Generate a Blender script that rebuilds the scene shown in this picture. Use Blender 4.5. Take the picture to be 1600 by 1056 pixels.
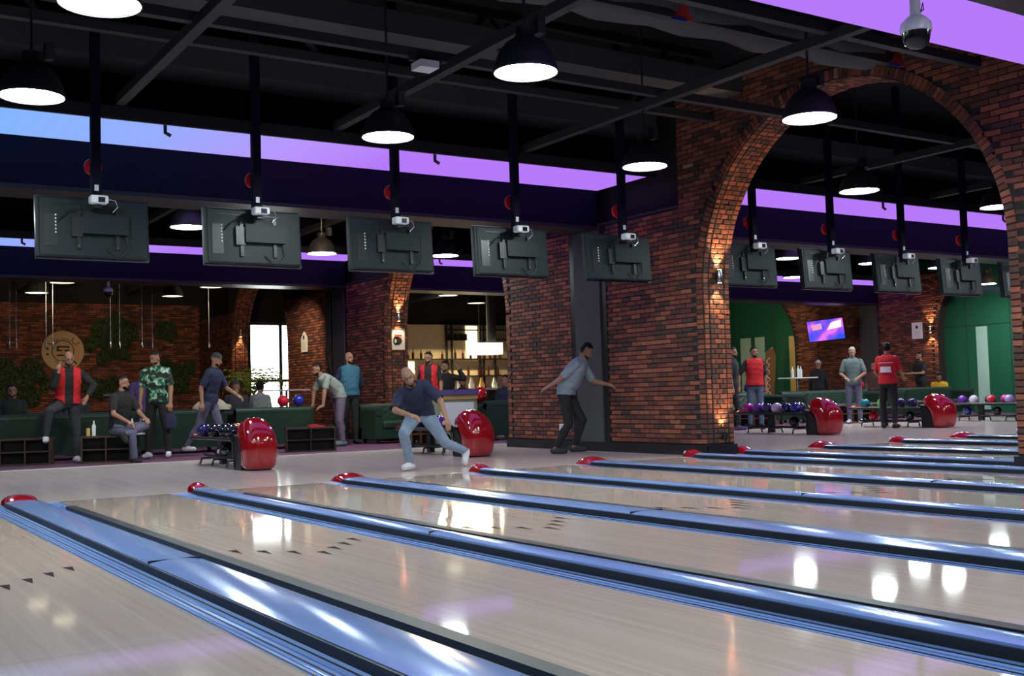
import bpy, bmesh, math, random
import numpy as np
from mathutils import Vector, Matrix, Euler
random.seed(7); np.random.seed(7)
S = bpy.context.scene
for o in list(bpy.data.objects): bpy.data.objects.remove(o)
COL = S.collection
PI = math.pi
# ------------------------------------------------------------------ camera
Rm = np.array([[0.84041698,-0.00470383,-0.5419199],[-0.54124932,-0.05776562,-0.83887562],[-0.02735842,0.99831909,-0.05109315]])
FPX = 1728.12; CAM_H = 0.9
cam = bpy.data.cameras.new('camera'); cam.sensor_width = 36; cam.lens = FPX/1600*36; cam.clip_start = .05
co = bpy.data.objects.new('camera', cam); COL.objects.link(co)
M4 = Matrix([list(Rm[0])+[0], list(Rm[1])+[0], list(Rm[2])+[CAM_H], [0,0,0,1]])
co.matrix_world = M4
S.camera = co
S.view_settings.view_transform = 'Standard'; S.view_settings.look = 'None'
S.view_settings.gamma = 1; S.view_settings.exposure = 0.2; S.view_settings.use_curve_mapping = False
# ------------------------------------------------------------------ world: bright hazy daylight, seen through the far window
W = bpy.data.worlds.new('daylight'); S.world = W; W.use_nodes = True
bgn = W.node_tree.nodes['Background']; bgn.inputs[0].default_value = (.93,1,.95,1); bgn.inputs[1].default_value = 9.0

# ------------------------------------------------------------------ materials
def s2l(c): return tuple((x/12.92 if x<=.04045 else ((x+.055)/1.055)**2.4) for x in c)
def rgb(r,g,b): return s2l((r/255,g/255,b/255))
MATS = {}
def mat(name, col=(.5,.5,.5), rough=.5, metal=0, spec=.5, coat=0, emit=None, es=0, noise=0, nscale=30, bump=0, bscale=80, alpha=1, sheen=0, trans=0):
    m = bpy.data.materials.new(name); m.use_nodes = True; nt = m.node_tree; p = nt.nodes['Principled BSDF']
    p.inputs['Base Color'].default_value = (*col,1); p.inputs['Roughness'].default_value = rough; p.inputs['Metallic'].default_value = metal
    p.inputs['Specular IOR Level'].default_value = spec; p.inputs['Coat Weight'].default_value = coat
    p.inputs['Sheen Weight'].default_value = sheen; p.inputs['Transmission Weight'].default_value = trans
    if emit: p.inputs['Emission Color'].default_value = (*emit,1); p.inputs['Emission Strength'].default_value = es
    if noise or bump:
        tc = nt.nodes.new('ShaderNodeTexCoord')
    if noise:
        n = nt.nodes.new('ShaderNodeTexNoise'); n.inputs['Scale'].default_value = nscale; n.inputs['Detail'].default_value = 4
        nt.links.new(tc.outputs['Object'], n.inputs['Vector'])
        mx = nt.nodes.new('ShaderNodeMix'); mx.data_type = 'RGBA'
        mx.inputs[6].default_value = (*[max(0,c*(1-noise)) for c in col],1); mx.inputs[7].default_value = (*[min(1,c*(1+noise)) for c in col],1)
        nt.links.new(n.outputs['Fac'], mx.inputs[0]); nt.links.new(mx.outputs[2], p.inputs['Base Color'])
    if bump:
        n2 = nt.nodes.new('ShaderNodeTexNoise'); n2.inputs['Scale'].default_value = bscale
        nt.links.new(tc.outputs['Object'], n2.inputs['Vector'])
        b = nt.nodes.new('ShaderNodeBump'); b.inputs['Strength'].default_value = bump; b.inputs['Distance'].default_value = .01
        nt.links.new(n2.outputs['Fac'], b.inputs['Height']); nt.links.new(b.outputs[0], p.inputs['Normal'])
    MATS[name] = m
    return m
def brick_mat(name, pal):
    m = mat(name, rough=.85, bump=.5, bscale=60); nt = m.node_tree; p = nt.nodes['Principled BSDF']
    oi = nt.nodes.new('ShaderNodeObjectInfo'); ge = nt.nodes.new('ShaderNodeNewGeometry')
    a = nt.nodes.new('ShaderNodeMath'); a.operation = 'ADD'; nt.links.new(oi.outputs['Random'], a.inputs[0]); nt.links.new(ge.outputs['Random Per Island'], a.inputs[1])
    fr = nt.nodes.new('ShaderNodeMath'); fr.operation = 'FRACT'; nt.links.new(a.outputs[0], fr.inputs[0])
    r = nt.nodes.new('ShaderNodeValToRGB'); r.color_ramp.interpolation = 'CONSTANT'; e = r.color_ramp.elements
    while len(e) < len(pal): e.new(.5)
    for i,(pos,c) in enumerate(pal): e[i].position = pos; e[i].color = (*c,1)
    nt.links.new(fr.outputs[0], r.inputs[0])
    tc = [n for n in nt.nodes if n.type=='TEX_COORD'][0]
    n = nt.nodes.new('ShaderNodeTexNoise'); n.inputs['Scale'].default_value = 14; n.inputs['Detail'].default_value = 5; nt.links.new(tc.outputs['Object'], n.inputs['Vector'])
    mr = nt.nodes.new('ShaderNodeMapRange'); mr.inputs[3].default_value = .6; mr.inputs[4].default_value = 1.4; nt.links.new(n.outputs['Fac'], mr.inputs[0])
    mx = nt.nodes.new('ShaderNodeMix'); mx.data_type = 'RGBA'; mx.blend_type = 'MULTIPLY'; mx.inputs[0].default_value = 1
    nt.links.new(r.outputs[0], mx.inputs[6]); nt.links.new(mr.outputs[0], mx.inputs[7]); nt.links.new(mx.outputs[2], p.inputs['Base Color'])
    return m
PAL = [(0,(.095,.034,.022)),(.22,(.19,.056,.031)),(.42,(.26,.078,.042)),(.6,(.15,.045,.03)),(.76,(.065,.034,.028)),(.88,(.28,.095,.052)),(.993,(.32,.2,.15))]
brick_mat('brick', PAL)
mat('mortar', (.018,.016,.016), .95, noise=.4, nscale=20)
def wood_mat(name, c1, c2, rough, sx, sy, coat=0.0, spec=.5):
    m = mat(name, c1, rough, coat=coat, spec=spec); nt = m.node_tree; p = nt.nodes['Principled BSDF']
    tc = nt.nodes.new('ShaderNodeTexCoord'); mp = nt.nodes.new('ShaderNodeMapping'); mp.inputs['Scale'].default_value = (sx,sy,1)
    nt.links.new(tc.outputs['Generated' if False else 'Object'], mp.inputs['Vector'])
    n = nt.nodes.new('ShaderNodeTexNoise'); n.inputs['Scale'].default_value = 1; n.inputs['Detail'].default_value = 6; n.inputs['Roughness'].default_value = .7
    nt.links.new(mp.outputs[0], n.inputs['Vector'])
    # board stripes along Y
    sep = nt.nodes.new('ShaderNodeSeparateXYZ'); nt.links.new(tc.outputs['Object'], sep.inputs[0])
    fl = nt.nodes.new('ShaderNodeMath'); fl.operation = 'MULTIPLY'; fl.inputs[1].default_value = 37; nt.links.new(sep.outputs[0], fl.inputs[0])
    f2 = nt.nodes.new('ShaderNodeMath'); f2.operation = 'FLOOR'; nt.links.new(fl.outputs[0], f2.inputs[0])
    wn = nt.nodes.new('ShaderNodeTexWhiteNoise'); wn.noise_dimensions = '1D'; nt.links.new(f2.outputs[0], wn.inputs['W'])
    ad = nt.nodes.new('ShaderNodeMath'); ad.operation = 'MULTIPLY_ADD'; ad.inputs[1].default_value = .35; nt.links.new(wn.outputs[0], ad.inputs[0]); nt.links.new(n.outputs['Fac'], ad.inputs[2])
    mr = nt.nodes.new('ShaderNodeMapRange'); mr.inputs[1].default_value = .35; mr.inputs[2].default_value = 1.0; nt.links.new(ad.outputs[0], mr.inputs[0])
    mx = nt.nodes.new('ShaderNodeMix'); mx.data_type = 'RGBA'; mx.inputs[6].default_value = (*c1,1); mx.inputs[7].default_value = (*c2,1)
    nt.links.new(mr.outputs[0], mx.inputs[0]); nt.links.new(mx.outputs[2], p.inputs['Base Color'])
    return m
wood_mat('lane_wood', (.545,.42,.355), (.45,.34,.285), .06, 55, 1.6, spec=.36)
wood_mat('approach_wood', (.66,.53,.485), (.54,.42,.385), .14, 45, 1.2, spec=.14)
mat('gutter_metal', (.17,.28,.58), .3, metal=.2, noise=.12, nscale=3)
mat('cap_metal', (.22,.33,.64), .17, metal=.25, noise=.08, nscale=4)
mat('black_rubber', (.008,.008,.009), .45)
mat('black_plastic', (.012,.012,.014), .35)
mat('black_gloss', (.01,.01,.012), .12)
mat('dark_steel', (.03,.03,.034), .4, metal=.3)
mat('ceiling_black', (.003,.003,.0035), .9)
mat('tube_grey', (.032,.032,.034), .6, spec=.3)
mat('duct_grey', (.05,.05,.052), .7, noise=.3, nscale=40)
mat('bulkhead', (.006,.004,.018), .7, spec=.12, noise=.3, nscale=5)
mat('carpet', (.13,.045,.09), .95, noise=.35, nscale=25, bump=.4, bscale=300)
mat('red_shell', (.34,.006,.010), .12, coat=.8)
mat('red_disc', (.55,.01,.015), .4)
mat('screen_back', (.011,.017,.020), .45, spec=.25, noise=.15, nscale=8)
mat('screen_dark', (.006,.008,.009), .35)
mat('white_plastic', (.75,.76,.78), .35)
mat('white_paint', (.8,.8,.78), .5)
mat('steel', (.55,.56,.58), .25, metal=1)
mat('lamp_shell', (.018,.018,.02), .45)
mat('lamp_inner', (.8,.85,.85), .4)
mat('column_grey', (.062,.066,.062), .8, noise=.25, nscale=15)
mat('green_velvet', (.003,.022,.011), .5, sheen=.05, noise=.2, nscale=12)
mat('box_wood', (.055,.03,.018), .5, noise=.4, nscale=9)
mat('box_dark', (.014,.01,.008), .6)
mat('gold_wood', (.16,.07,.028), .5, noise=.4, nscale=8)
mat('logo_tan', (.55,.36,.19), .6)
mat('logo_black', (.012,.01,.01), .6)
mat('logo_orange', (.72,.25,.03), .6)
mat('leaf_dark', (.03,.05,.012), .6, noise=.6, nscale=4)
mat('leaf_palm', (.16,.24,.04), .55, noise=.3, nscale=6)
mat('dark_plaster', (.012,.011,.012), .9)
mat('cream_wall', (.68,.56,.38), .7, noise=.06, nscale=4)
mat('table_white', (.75,.75,.76), .3)
mat('bottle_dark', (.06,.015,.008), .1)
mat('bottle_clear', (.7,.78,.8), .08)
mat('gold_label', (.6,.4,.12), .4)
mat('purple_cloth', (.10,.06,.22), .8)
mat('cabinet_green', (.28,.32,.20), .35)
mat('paper_white', (.8,.8,.78), .7)
mat('poster_grey', (.55,.56,.53), .6)
mat('pennant_red', (.65,.04,.05), .7)
mat('pennant_blue', (.02,.03,.3), .7)
mat('arrow_dark', (.02,.012,.012), .7, spec=.05)
mat('joint_light', (.62,.56,.5), .2)
mat('green_glass', (.02,.115,.068), .06, spec=.6)
mat('frame_pale', (.35,.55,.5), .4)
mat('glass_gold', (.5,.4,.14), .2)
mat('ptz_white', (.55,.52,.6), .35)
mat('beige_fabric', (.45,.38,.30), .9)
mat('pot', (.05,.04,.04), .5)
mat('trunk', (.12,.07,.03), .8)
m = mat('window_glass', (1,1,1), .0); nt = m.node_tree
tr = nt.nodes.new('ShaderNodeBsdfTransparent'); gl = nt.nodes.new('ShaderNodeBsdfGlossy'); gl.inputs['Roughness'].default_value = .02
mxs = nt.nodes.new('ShaderNodeMixShader'); mxs.inputs[0].default_value = .06
nt.links.new(tr.outputs[0], mxs.inputs[1]); nt.links.new(gl.outputs[0], mxs.inputs[2]); nt.links.new(mxs.outputs[0], nt.nodes['Material Output'].inputs[0])
def emat(name, col, st):
    m = bpy.data.materials.new(name); m.use_nodes = True; nt = m.node_tree; nt.nodes.remove(nt.nodes['Principled BSDF'])
    e = nt.nodes.new('ShaderNodeEmission'); e.inputs[0].default_value = (*col,1); e.inputs[1].default_value = st
    nt.links.new(e.outputs[0], nt.nodes['Material Output'].inputs[0]); MATS[name] = m; return m
emat('lamp_glow', (.86,1,.98), 105.0); emat('lamp_glow_warm', (1,.86,.6), 3.0); emat('sconce_glow', (1,.62,.25), 18)
emat('hood_glow', (1,.93,.78), 1.5); emat('shelf_glow', (1,.80,.42), 2.2)
# colour-changing LED ceiling: blue at one end of the run, violet along the rest
m = emat('led_panel', (.45,.17,.95), .86); nt = m.node_tree; e = [n for n in nt.nodes if n.type=='EMISSION'][0]
tc = nt.nodes.new('ShaderNodeTexCoord'); sp = nt.nodes.new('ShaderNodeSeparateXYZ'); nt.links.new(tc.outputs['Object'], sp.inputs[0])
mr = nt.nodes.new('ShaderNodeMapRange'); mr.inputs[1].default_value = -1.0; mr.inputs[2].default_value = 9.0; nt.links.new(sp.outputs[0], mr.inputs[0])
rp = nt.nodes.new('ShaderNodeValToRGB'); nt.links.new(mr.outputs[0], rp.inputs[0]); el = rp.color_ramp.elements
el[0].position = .2; el[0].color = (.20,.50,1,1); el[1].position = .75; el[1].color = (.47,.20,.96,1)
x = el.new(.45); x.color = (.32,.42,1,1); x = el.new(.62); x.color = (.50,.30,1,1)
nt.links.new(rp.outputs[0], e.inputs[0])
emat('tv_pink',(.85,.35,.6),.9)
# tv picture: violet-blue gradient with pale patches
m = emat('tv_picture', (.5,.1,.9), 1.0); nt = m.node_tree; e = [n for n in nt.nodes if n.type=='EMISSION'][0]
tc = nt.nodes.new('ShaderNodeTexCoord'); n = nt.nodes.new('ShaderNodeTexNoise'); n.inputs['Scale'].default_value = 2.2; n.inputs['Detail'].default_value = 1
nt.links.new(tc.outputs['Object'], n.inputs['Vector']); rp = nt.nodes.new('ShaderNodeValToRGB'); el = rp.color_ramp.elements
el[0].position = .36; el[0].color = (.03,.08,.85,1); el[1].position = .62; el[1].color = (.75,.16,.85,1); x = el.new(.5); x.color = (.28,.08,.8,1)
nt.links.new(n.outputs['Fac'], rp.inputs[0]); nt.links.new(rp.outputs[0], e.inputs[0])

# ------------------------------------------------------------------ mesh helpers
class MB:
    def __init__(s): s.v=[]; s.f=[]; s.m=[]
    def add(s, vs, fs, mi=0):
        o=len(s.v); s.v += [tuple(v) for v in vs]; s.f += [tuple(i+o for i in f) for f in fs]; s.m += [mi]*len(fs); return s
    def box(s, x0,x1,y0,y1,z0,z1, M=None, mi=0):
        vs=[Vector((x,y,z)) for z in (z0,z1) for y in (y0,y1) for x in (x0,x1)]
        if M is not None: vs=[M@v for v in vs]
        return s.add(vs, [(0,2,3,1),(4,5,7,6),(0,1,5,4),(2,6,7,3),(0,4,6,2),(1,3,7,5)], mi)
    def tube(s, pts, r, n=8, cap=True, mi=0):
        pts=[Vector(p) for p in pts]; rs = r if isinstance(r,(list,tuple)) else [r]*len(pts)
        vs=[]; up=None
        for i,p in enumerate(pts):
            t=((pts[i+1]-p) if i<len(pts)-1 else (p-pts[i-1])).normalized()
            if i and i<len(pts)-1: t=((pts[i+1]-p).normalized()+(p-pts[i-1]).normalized()).normalized()
            if up is None: up = Vector((0,0,1)) if abs(t.z)<.9 else Vector((1,0,0))
            a=t.cross(up).normalized(); b=a.cross(t).normalized(); up=b
            vs += [p+(a*math.cos(2*PI*k/n)+b*math.sin(2*PI*k/n))*rs[i] for k in range(n)]
        fs=[]
        for i in range(len(pts)-1):
            for k in range(n): fs.append((i*n+k, i*n+(k+1)%n, (i+1)*n+(k+1)%n, (i+1)*n+k))
        if cap: fs += [tuple(range(n-1,-1,-1)), tuple((len(pts)-1)*n+k for k in range(n))]
        return s.add(vs, fs, mi)
    def lathe(s, prof, n=20, M=None, mi=0, cx=0, cy=0):
        vs=[]; fs=[]
        for r,z in prof:
            for k in range(n): vs.append(Vector((cx+r*math.cos(2*PI*k/n), cy+r*math.sin(2*PI*k/n), z)))
        if M is not None: vs=[M@v for v in vs]
        for i in range(len(prof)-1):
            for k in range(n): fs.append((i*n+k, i*n+(k+1)%n, (i+1)*n+(k+1)%n, (i+1)*n+k))
        fs += [tuple(range(n-1,-1,-1)), tuple((len(prof)-1)*n+k for k in range(n))]
        return s.add(vs, fs, mi)
    def sphere(s, c, r, n=16, m=10, M=None, mi=0):
        r = r if isinstance(r,(tuple,list)) else (r,r,r); vs=[]; fs=[]
        for i in range(m+1):
            th=PI*i/m
            for k in range(n): vs.append(Vector((c[0]+r[0]*math.sin(th)*math.cos(2*PI*k/n), c[1]+r[1]*math.sin(th)*math.sin(2*PI*k/n), c[2]-r[2]*math.cos(th))))
        if M is not None: vs=[M@v for v in vs]
        for i in range(m):
            for k in range(n): fs.append((i*n+k, i*n+(k+1)%n, (i+1)*n+(k+1)%n, (i+1)*n+k))
        return s.add(vs, fs, mi)
    def extrude(s, poly, axis, a, b, mi=0):   # poly in the two other axes, extruded along axis from a to b
        n=len(poly)
        def P(u,v,w): return {'x':(w,u,v),'y':(u,w,v),'z':(u,v,w)}[axis]
        vs=[P(u,v,a) for u,v in poly]+[P(u,v,b) for u,v in poly]
        fs=[tuple(range(n)), tuple(range(2*n-1,n-1,-1))]+[(i,i+n,(i+1)%n+n,(i+1)%n) for i in range(n)]
        return s.add(vs, fs, mi)
    def mesh(s, name, smooth=False):
        me=bpy.data.meshes.new(name); me.from_pydata(s.v,[],s.f)
        bm=bmesh.new(); bm.from_mesh(me); bmesh.ops.remove_doubles(bm, verts=bm.verts, dist=1e-6); bmesh.ops.recalc_face_normals(bm, faces=bm.faces); bm.to_mesh(me); bm.free()
        if smooth: me.polygons.foreach_set('use_smooth',[True]*len(me.polygons)); me.set_sharp_from_angle(angle=math.radians(45))
        return me
    def build(s, name, material, parent=None, smooth=False, loc=None, **tags):
        me=s.mesh(name, smooth); me.materials.append(MATS[material]); return link(name, me, parent, loc, **tags)
def link(name, me, parent=None, loc=None, label=None, cat=None, group=None, kind=None, rz=0):
    o=bpy.data.objects.new(name, me); COL.objects.link(o)
    if parent: o.parent=parent
    if loc is not None: o.location=loc
    if rz: o.rotation_euler.z=rz
    tag(o,label,cat,group,kind); return o
def tag(o,label=None,cat=None,group=None,kind=None):
    if label: o['label']=label
    if cat: o['category']=cat
    if group: o['group']=group
    if kind: o['kind']=kind
    return o
def thing(name,label,cat,loc=(0,0,0),rz=0,group=None):
    return link(name,None,None,loc,label,cat,group,rz=rz)
def copy_tree(o, parent=None):
    c=o.copy(); COL.objects.link(c); c.parent=parent
    for ch in list(o.children): copy_tree(ch,c)
    return c
def text_mesh(body, size, depth=.002, align='CENTER'):
    cu=bpy.data.curves.new('t','FONT'); cu.body=body; cu.size=size; cu.extrude=depth; cu.align_x=align; cu.align_y='CENTER'; cu.resolution_u=3
    o=bpy.data.objects.new('t',cu); COL.objects.link(o); dg=bpy.context.evaluated_depsgraph_get(); me=bpy.data.meshes.new_from_object(o.evaluated_get(dg)); bpy.data.objects.remove(o); return me
def area(name, loc, size, power, col=(1,1,1), rot=(0,0,0), shape='DISK', sy=None, parent=None, spread=PI):
    l=bpy.data.lights.new(name,'AREA'); l.shape=shape; l.size=size; l.energy=power; l.color=col; l.spread=spread
    if sy: l.size_y=sy
    o=bpy.data.objects.new(name,l); COL.objects.link(o); o.location=loc; o.rotation_euler=rot
    if parent: o.parent=parent
    return o
# ------------------------------------------------------------------ setting: floor, carpet, outer walls, ceiling
XW0, XW1 = 10.36, 10.84          # arcade wall faces
YF = 11.25                       # foul line
XL, XR, YN, YB = -8.0, 28.5, -8.5, 33.7
ZC = 5.7
MB().box(XL,XR+.6,YF,17.35,-.12,0).build('floor','approach_wood',kind='structure',label='glossy pale wood bowling approach floor behind the foul line')
MB().box(XL,XR+.6,YN,YF,-.3,-.13).build('floor_lane_bed','black_rubber',kind='structure',label='dark bed under the bowling lanes')
MB().box(XL,XR+.6,17.35,YB,-.12,.004).build('floor_carpet','carpet',kind='structure',label='plum carpet of the lounge behind the approach')
MB().box(XL,XR+.6,17.33,17.365,-.01,.010).build('trim_1','joint_light',kind='structure',label='pale metal edging strip between carpet and approach')
MB().box(XL-.2,XR+.8,YN-.2,YB+.2,ZC,ZC+.2).build('ceiling','ceiling_black',kind='structure',label='black painted roof deck')
MB().box(XL-.2,XL,YN,YB,-.3,ZC).build('wall_left','dark_plaster',kind='structure')
MB().box(XL-.2,XR+.8,YN-.2,YN,-.3,ZC).build('wall_front','dark_plaster',kind='structure')
MB().box(XR+.6,XR+.8,YN,YB,-.3,ZC).build('wall_right','dark_plaster',kind='structure')
# far wall with the window opening  X 11.9-14.4, Z .25-3.4
WX0,WX1,WZ0,WZ1 = 11.9,14.4,.25,3.4
b=MB(); b.box(XL,WX0,YB,YB+.25,-.1,ZC); b.box(WX1,XR+.8,YB,YB+.25,-.1,ZC); b.box(WX0,WX1,YB,YB+.25,-.1,WZ0); b.box(WX0,WX1,YB,YB+.25,WZ1,ZC)
b.build('wall_back','dark_plaster',kind='structure')
w=MB()
for x in (WX0+.04, 12.98, WX1-.04): w.box(x-.05,x+.05,YB+.06,YB+.16,WZ0,WZ1)
for z in (WZ0+.04, 1.55, WZ1-.04): w.box(WX0,WX1,YB+.06,YB+.16,z-.04,z+.04)
win=w.build('window_1','dark_steel',kind='structure')
for x0,x1 in ((WX0+.09,12.93),(13.03,WX1-.09)):
    for z0,z1 in ((WZ0+.08,1.51),(1.59,WZ1-.08)):
        MB().box(x0,x1,YB+.1,YB+.108,z0,z1).build('pane','window_glass',win)
# far brick facing behind the lounge (too far to pick bricks apart) : lower courses joined as stuff
def brick_rows(mb, place, u0,u1,z0,z1, keep=None, L=.206, H=.053, j=.014, jit=.003, T=.012, seed=0):
    rnd=random.Random(seed); row=0; z=z0; out=[]
    while z+H<=z1+.001:
        off=-(L+j)*(.5 if row%2 else 0)+rnd.uniform(-.012,.012); u=u0+off
        while u<u1-.02:
            a=max(u,u0); c=min(u+L,u1)
            if c-a>.05 and (keep is None or keep((a+c)/2,z+H/2)): out.append((a,c,z,z+H,rnd.uniform(-jit,jit)))
            u+=L+j
        z+=H+j; row+=1
    return out
def emit_bricks(mb, bricks, X, T=.012, sgn=-1):   # bricks lying in a plane X=const facing -X (sgn -1)
    for a,c,z0,z1,d in bricks:
        x0,x1=(X-T-d, X+.01) if sgn<0 else (X-.01, X+T+d)
        mb.box(x0,x1,a,c,z0,z1)
fb=MB()
for a,c,z0,z1,d in brick_rows(None,None,1.0,XW0,.1,3.9,L=.21,H=.057,j=.012,seed=3): fb.box(a,c,YB-.02-d,YB+.02,z0,z1)
o=fb.build('brick_facing','brick',bpy.data.objects['wall_back'],kind='stuff')

# ------------------------------------------------------------------ the arcade wall : piers and round arches in plane X = 10.36 .. 10.84
def arc_pts(yc,R,zs,n=28): return [(yc+R*math.cos(PI*k/n), zs+R*math.sin(PI*k/n)) for k in range(n+1)]
ZS=2.28
ARCH=[(8.94,2.27),(18.53,2.33),(28.6,2.15)]      # centre, radius in Y
def in_arch(y,z,m=0.0):
    for yc,R in ARCH:
        if z<=ZS:
            if abs(y-yc)<R+m: return True
        elif (y-yc)**2+(z-ZS)**2<(R+m)**2: return True
    return False
RING=.125
def ring_bricks(yc,R,side):     # bricks standing round the opening on a face; side -1 left jamb only etc.
    pts=[]; L=.067
    z=.16
    while z<ZS: pts.append((side,z)); z+=L
    return pts
SH={}
def brick_mesh(key):
    if key not in SH:
        lx,ly,lz=key; b=MB(); c=.006
        # chamfered slab: x is the outward axis (front at -x)
        f=[(-lx,-ly/2+c,-lz/2+c),(-lx,ly/2-c,-lz/2+c),(-lx,ly/2-c,lz/2-c),(-lx,-ly/2+c,lz/2-c)]
        k=[(-lx+c,-ly/2,-lz/2),(-lx+c,ly/2,-lz/2),(-lx+c,ly/2,lz/2),(-lx+c,-ly/2,lz/2)]
        q=[(.01,-ly/2,-lz/2),(.01,ly/2,-lz/2),(.01,ly/2,lz/2),(.01,-ly/2,lz/2)]
        b.add(f+k+q,[(0,1,2,3)]+[(i,i+4,(i+1)%4+4,(i+1)%4) for i in range(4)]+[(i+4,i+8,(i+1)%4+8,(i+1)%4+4) for i in range(4)])
        me=b.mesh('brick'); me.materials.append(MATS['brick']); SH[key]=me
    return SH[key]
def place_bricks(parent, items, limit=300):
    """items: (matrix, (lx,ly,lz), priority) ; the first `limit` by priority become single bricks, the rest one joined part"""
    items=sorted(items,key=lambda t:t[2]); rest=MB()
    for i,(M,k,p) in enumerate(items):
        if i<limit:
            o=link('brick',brick_mesh(k),parent); o.matrix_local=M
        else:
            rest.box(-k[0],.01,-k[1]/2,k[1]/2,-k[2]/2,k[2]/2,M=M)
    if rest.v: rest.build('brick_infill','brick',parent,kind='stuff')
def face_items(y0,y1,z0,z1,X,skip=None,seed=0,sgn=-1,ytop=None):
    out=[]
    def keep(u,z):
        if in_arch(u,z,RING+.02): return False
        return skip is None or not skip(u,z)
    for a,c,b0,b1,d in brick_rows(None,None,y0,y1,z0,z1,keep=keep,seed=seed):
        Lk=round((c-a)/.03)*.03; Lk=min(max(Lk,.06),.21)
        M=Matrix.Translation((X, (a+c)/2,(b0+b1)/2)) @ Matrix.Rotation(d*3,4,'X')
        if sgn>0: M=M@Matrix.Rotation(PI,4,'Z')
        out.append((M,(round(.014+d,3),Lk,.053),(a+c)/2*1.0 + abs((b0+b1)/2-1.5)*.15))
    return out
def ring_items(yc,R,X,which,seed=0,sgn=-1,a0=0,a1=PI):
    """one ring of bricks round the opening: which=+1 for the jamb at larger Y, -1 smaller Y, 0 arc only"""
    out=[]; st=.068; rr=R+RING/2+.004
    if which:
        z=.16
        while z<ZS:
            M=Matrix.Translation((X,yc+which*rr,z+.03))
            if sgn>0: M=M@Matrix.Rotation(PI,4,'Z')
            out.append((M,(.016,.115,.057),yc+which*rr)); z+=st
    n=int(rr*(a1-a0)/st)
    for k in range(n):
        a=a0+(k+.5)/n*(a1-a0)
        M=Matrix.Translation((X,yc+rr*math.cos(a),ZS+rr*math.sin(a)))@Matrix.Rotation(a,4,'X')
        if sgn>0: M=M@Matrix.Rotation(PI,4,'Z')
        out.append((M,(.016,.115,.057),yc+rr*math.cos(a)))
    return out
def soffit_items(yc,R,which,a0=0,a1=PI,seed=1):
    """bricks on the reveal of the opening: two edge bands and a middle bond"""
    out=[]; rnd=random.Random(seed); st=.068; zs=[]; fr=[]
    xm=(XW0+XW1)/2; half=(XW1-XW0)/2
    if which:
        z=.16
        while z<ZS: fr.append((yc+which*R, z+.03, 0 if which>0 else PI)); z+=st
    n=int(R*(a1-a0)/st)
    for k in range(n):
        a=a0+(k+.5)/n*(a1-a0); fr.append((yc+R*math.cos(a), ZS+R*math.sin(a), a))
    for i,(y,z,a) in enumerate(fr):
        # local frame: brick front (-x) faces the opening centre
        base=Matrix.Translation((0,y,z))@Matrix.Rotation(a,4,'X')@Matrix.Rotation(PI/2,4,'Z')   # -x -> -y dir (towards centre)
        # positions along wall thickness
        cells=[(-half+.045,.09),(half-.045,.09)]
        inner=2*half-.2
        if i%2: cells+=[(-inner/4,inner/2-.012),(inner/4,inner/2-.012)]
        else: cells+=[(-inner*.36,inner*.27-.01),(0,inner*.45-.01),(inner*.36,inner*.27-.01)]
        for cx,ln in cells:
            M=Matrix.Translation((xm+cx,0,0))@base
            out.append((M,(round(.012+rnd.uniform(-.003,.004),3),round(ln/.02)*.02,.057),y*1.0-.4))
    return out
def wall_block(name, poly, X0=XW0, X1=XW1, m='mortar', label=None):
    return MB().extrude(poly,'x',X0,X1).build(name,m,kind='structure',label=label)
def arch_half(yc,R,side,n=14):   # from springing to crown
    return [(yc+side*R*math.cos(PI/2*k/n), ZS+R*math.sin(PI/2*k/n)) for k in range(n+1)]
ZB=3.46; ZT=5.2
# pier 1 : between the near arch and the second arch
a1,r1=ARCH[0]; a2,r2=ARCH[1]; a3,r3=ARCH[2]
def clip_arc(yc,R,side,ztop,n=16):
    amax=math.asin(min(1,(ztop-ZS)/R)); return [(yc+side*R*math.cos(amax*k/n), ZS+R*math.sin(amax*k/n)) for k in range(n+1)]
p1=[(a1+r1,0),(a1+r1,ZS)]+clip_arc(a1,r1,1,ZB)[1:]
p1r=[(a2-r2,0),(a2-r2,ZS)]+clip_arc(a2,r2,-1,ZB)[1:]
W1=wall_block('wall_pier_near',p1+list(reversed(p1r)),label='brick pier between two round arches with a grey column set into it')
COLY=(13.48,14.13)
it=face_items(a1+r1-1.2,COLY[0]-.145,.16,ZB,XW0,seed=11)+face_items(COLY[1]+.145,a2-r2+1.2,.16,ZB,XW0,seed=12)
amx=math.asin((ZB-ZS)/r1)
ir=ring_items(a1,r1,XW0,1,a0=0,a1=amx); jr=soffit_items(a1,r1,1,a0=0,a1=amx)
ir2=ring_items(a2,r2,XW0,-1,a0=PI-math.asin((ZB-ZS)/r2),a1=PI)
place_bricks(W1, it+ir+jr+ir2, 300)
MB().box(XW0-.05,XW0+.03,a1+r1-.02,a2-r2+.02,0,.14).build('baseboard_pier','black_plastic',kind='structure')
MB().box(XW0-.03,XW1+.03,a1+r1-.035,a1+r1+.01,0,.14).build('baseboard_jamb','black_plastic',kind='structure')
cm=MB().box(XW0-.035,XW0+.1,COLY[0],COLY[1],0,3.5).build('trim_column','column_grey',kind='structure',label='plain grey column set in the brick pier')
for y in (COLY[0]-.14,COLY[1]+.02): MB().box(XW0-.012,XW0+.05,y,y+.12,0,3.5).build('edge_strip','black_plastic',cm)
# spandrel over the near arch + pier toward the pins
YN2=4.6
sp=[(a1+y,z) for y,z in []]
arc=arc_pts(a1,r1,ZS,40)
poly=[(a1-r1,0)]+[(a1-r1,ZS)]+list(reversed(arc))[1:-1]
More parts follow.
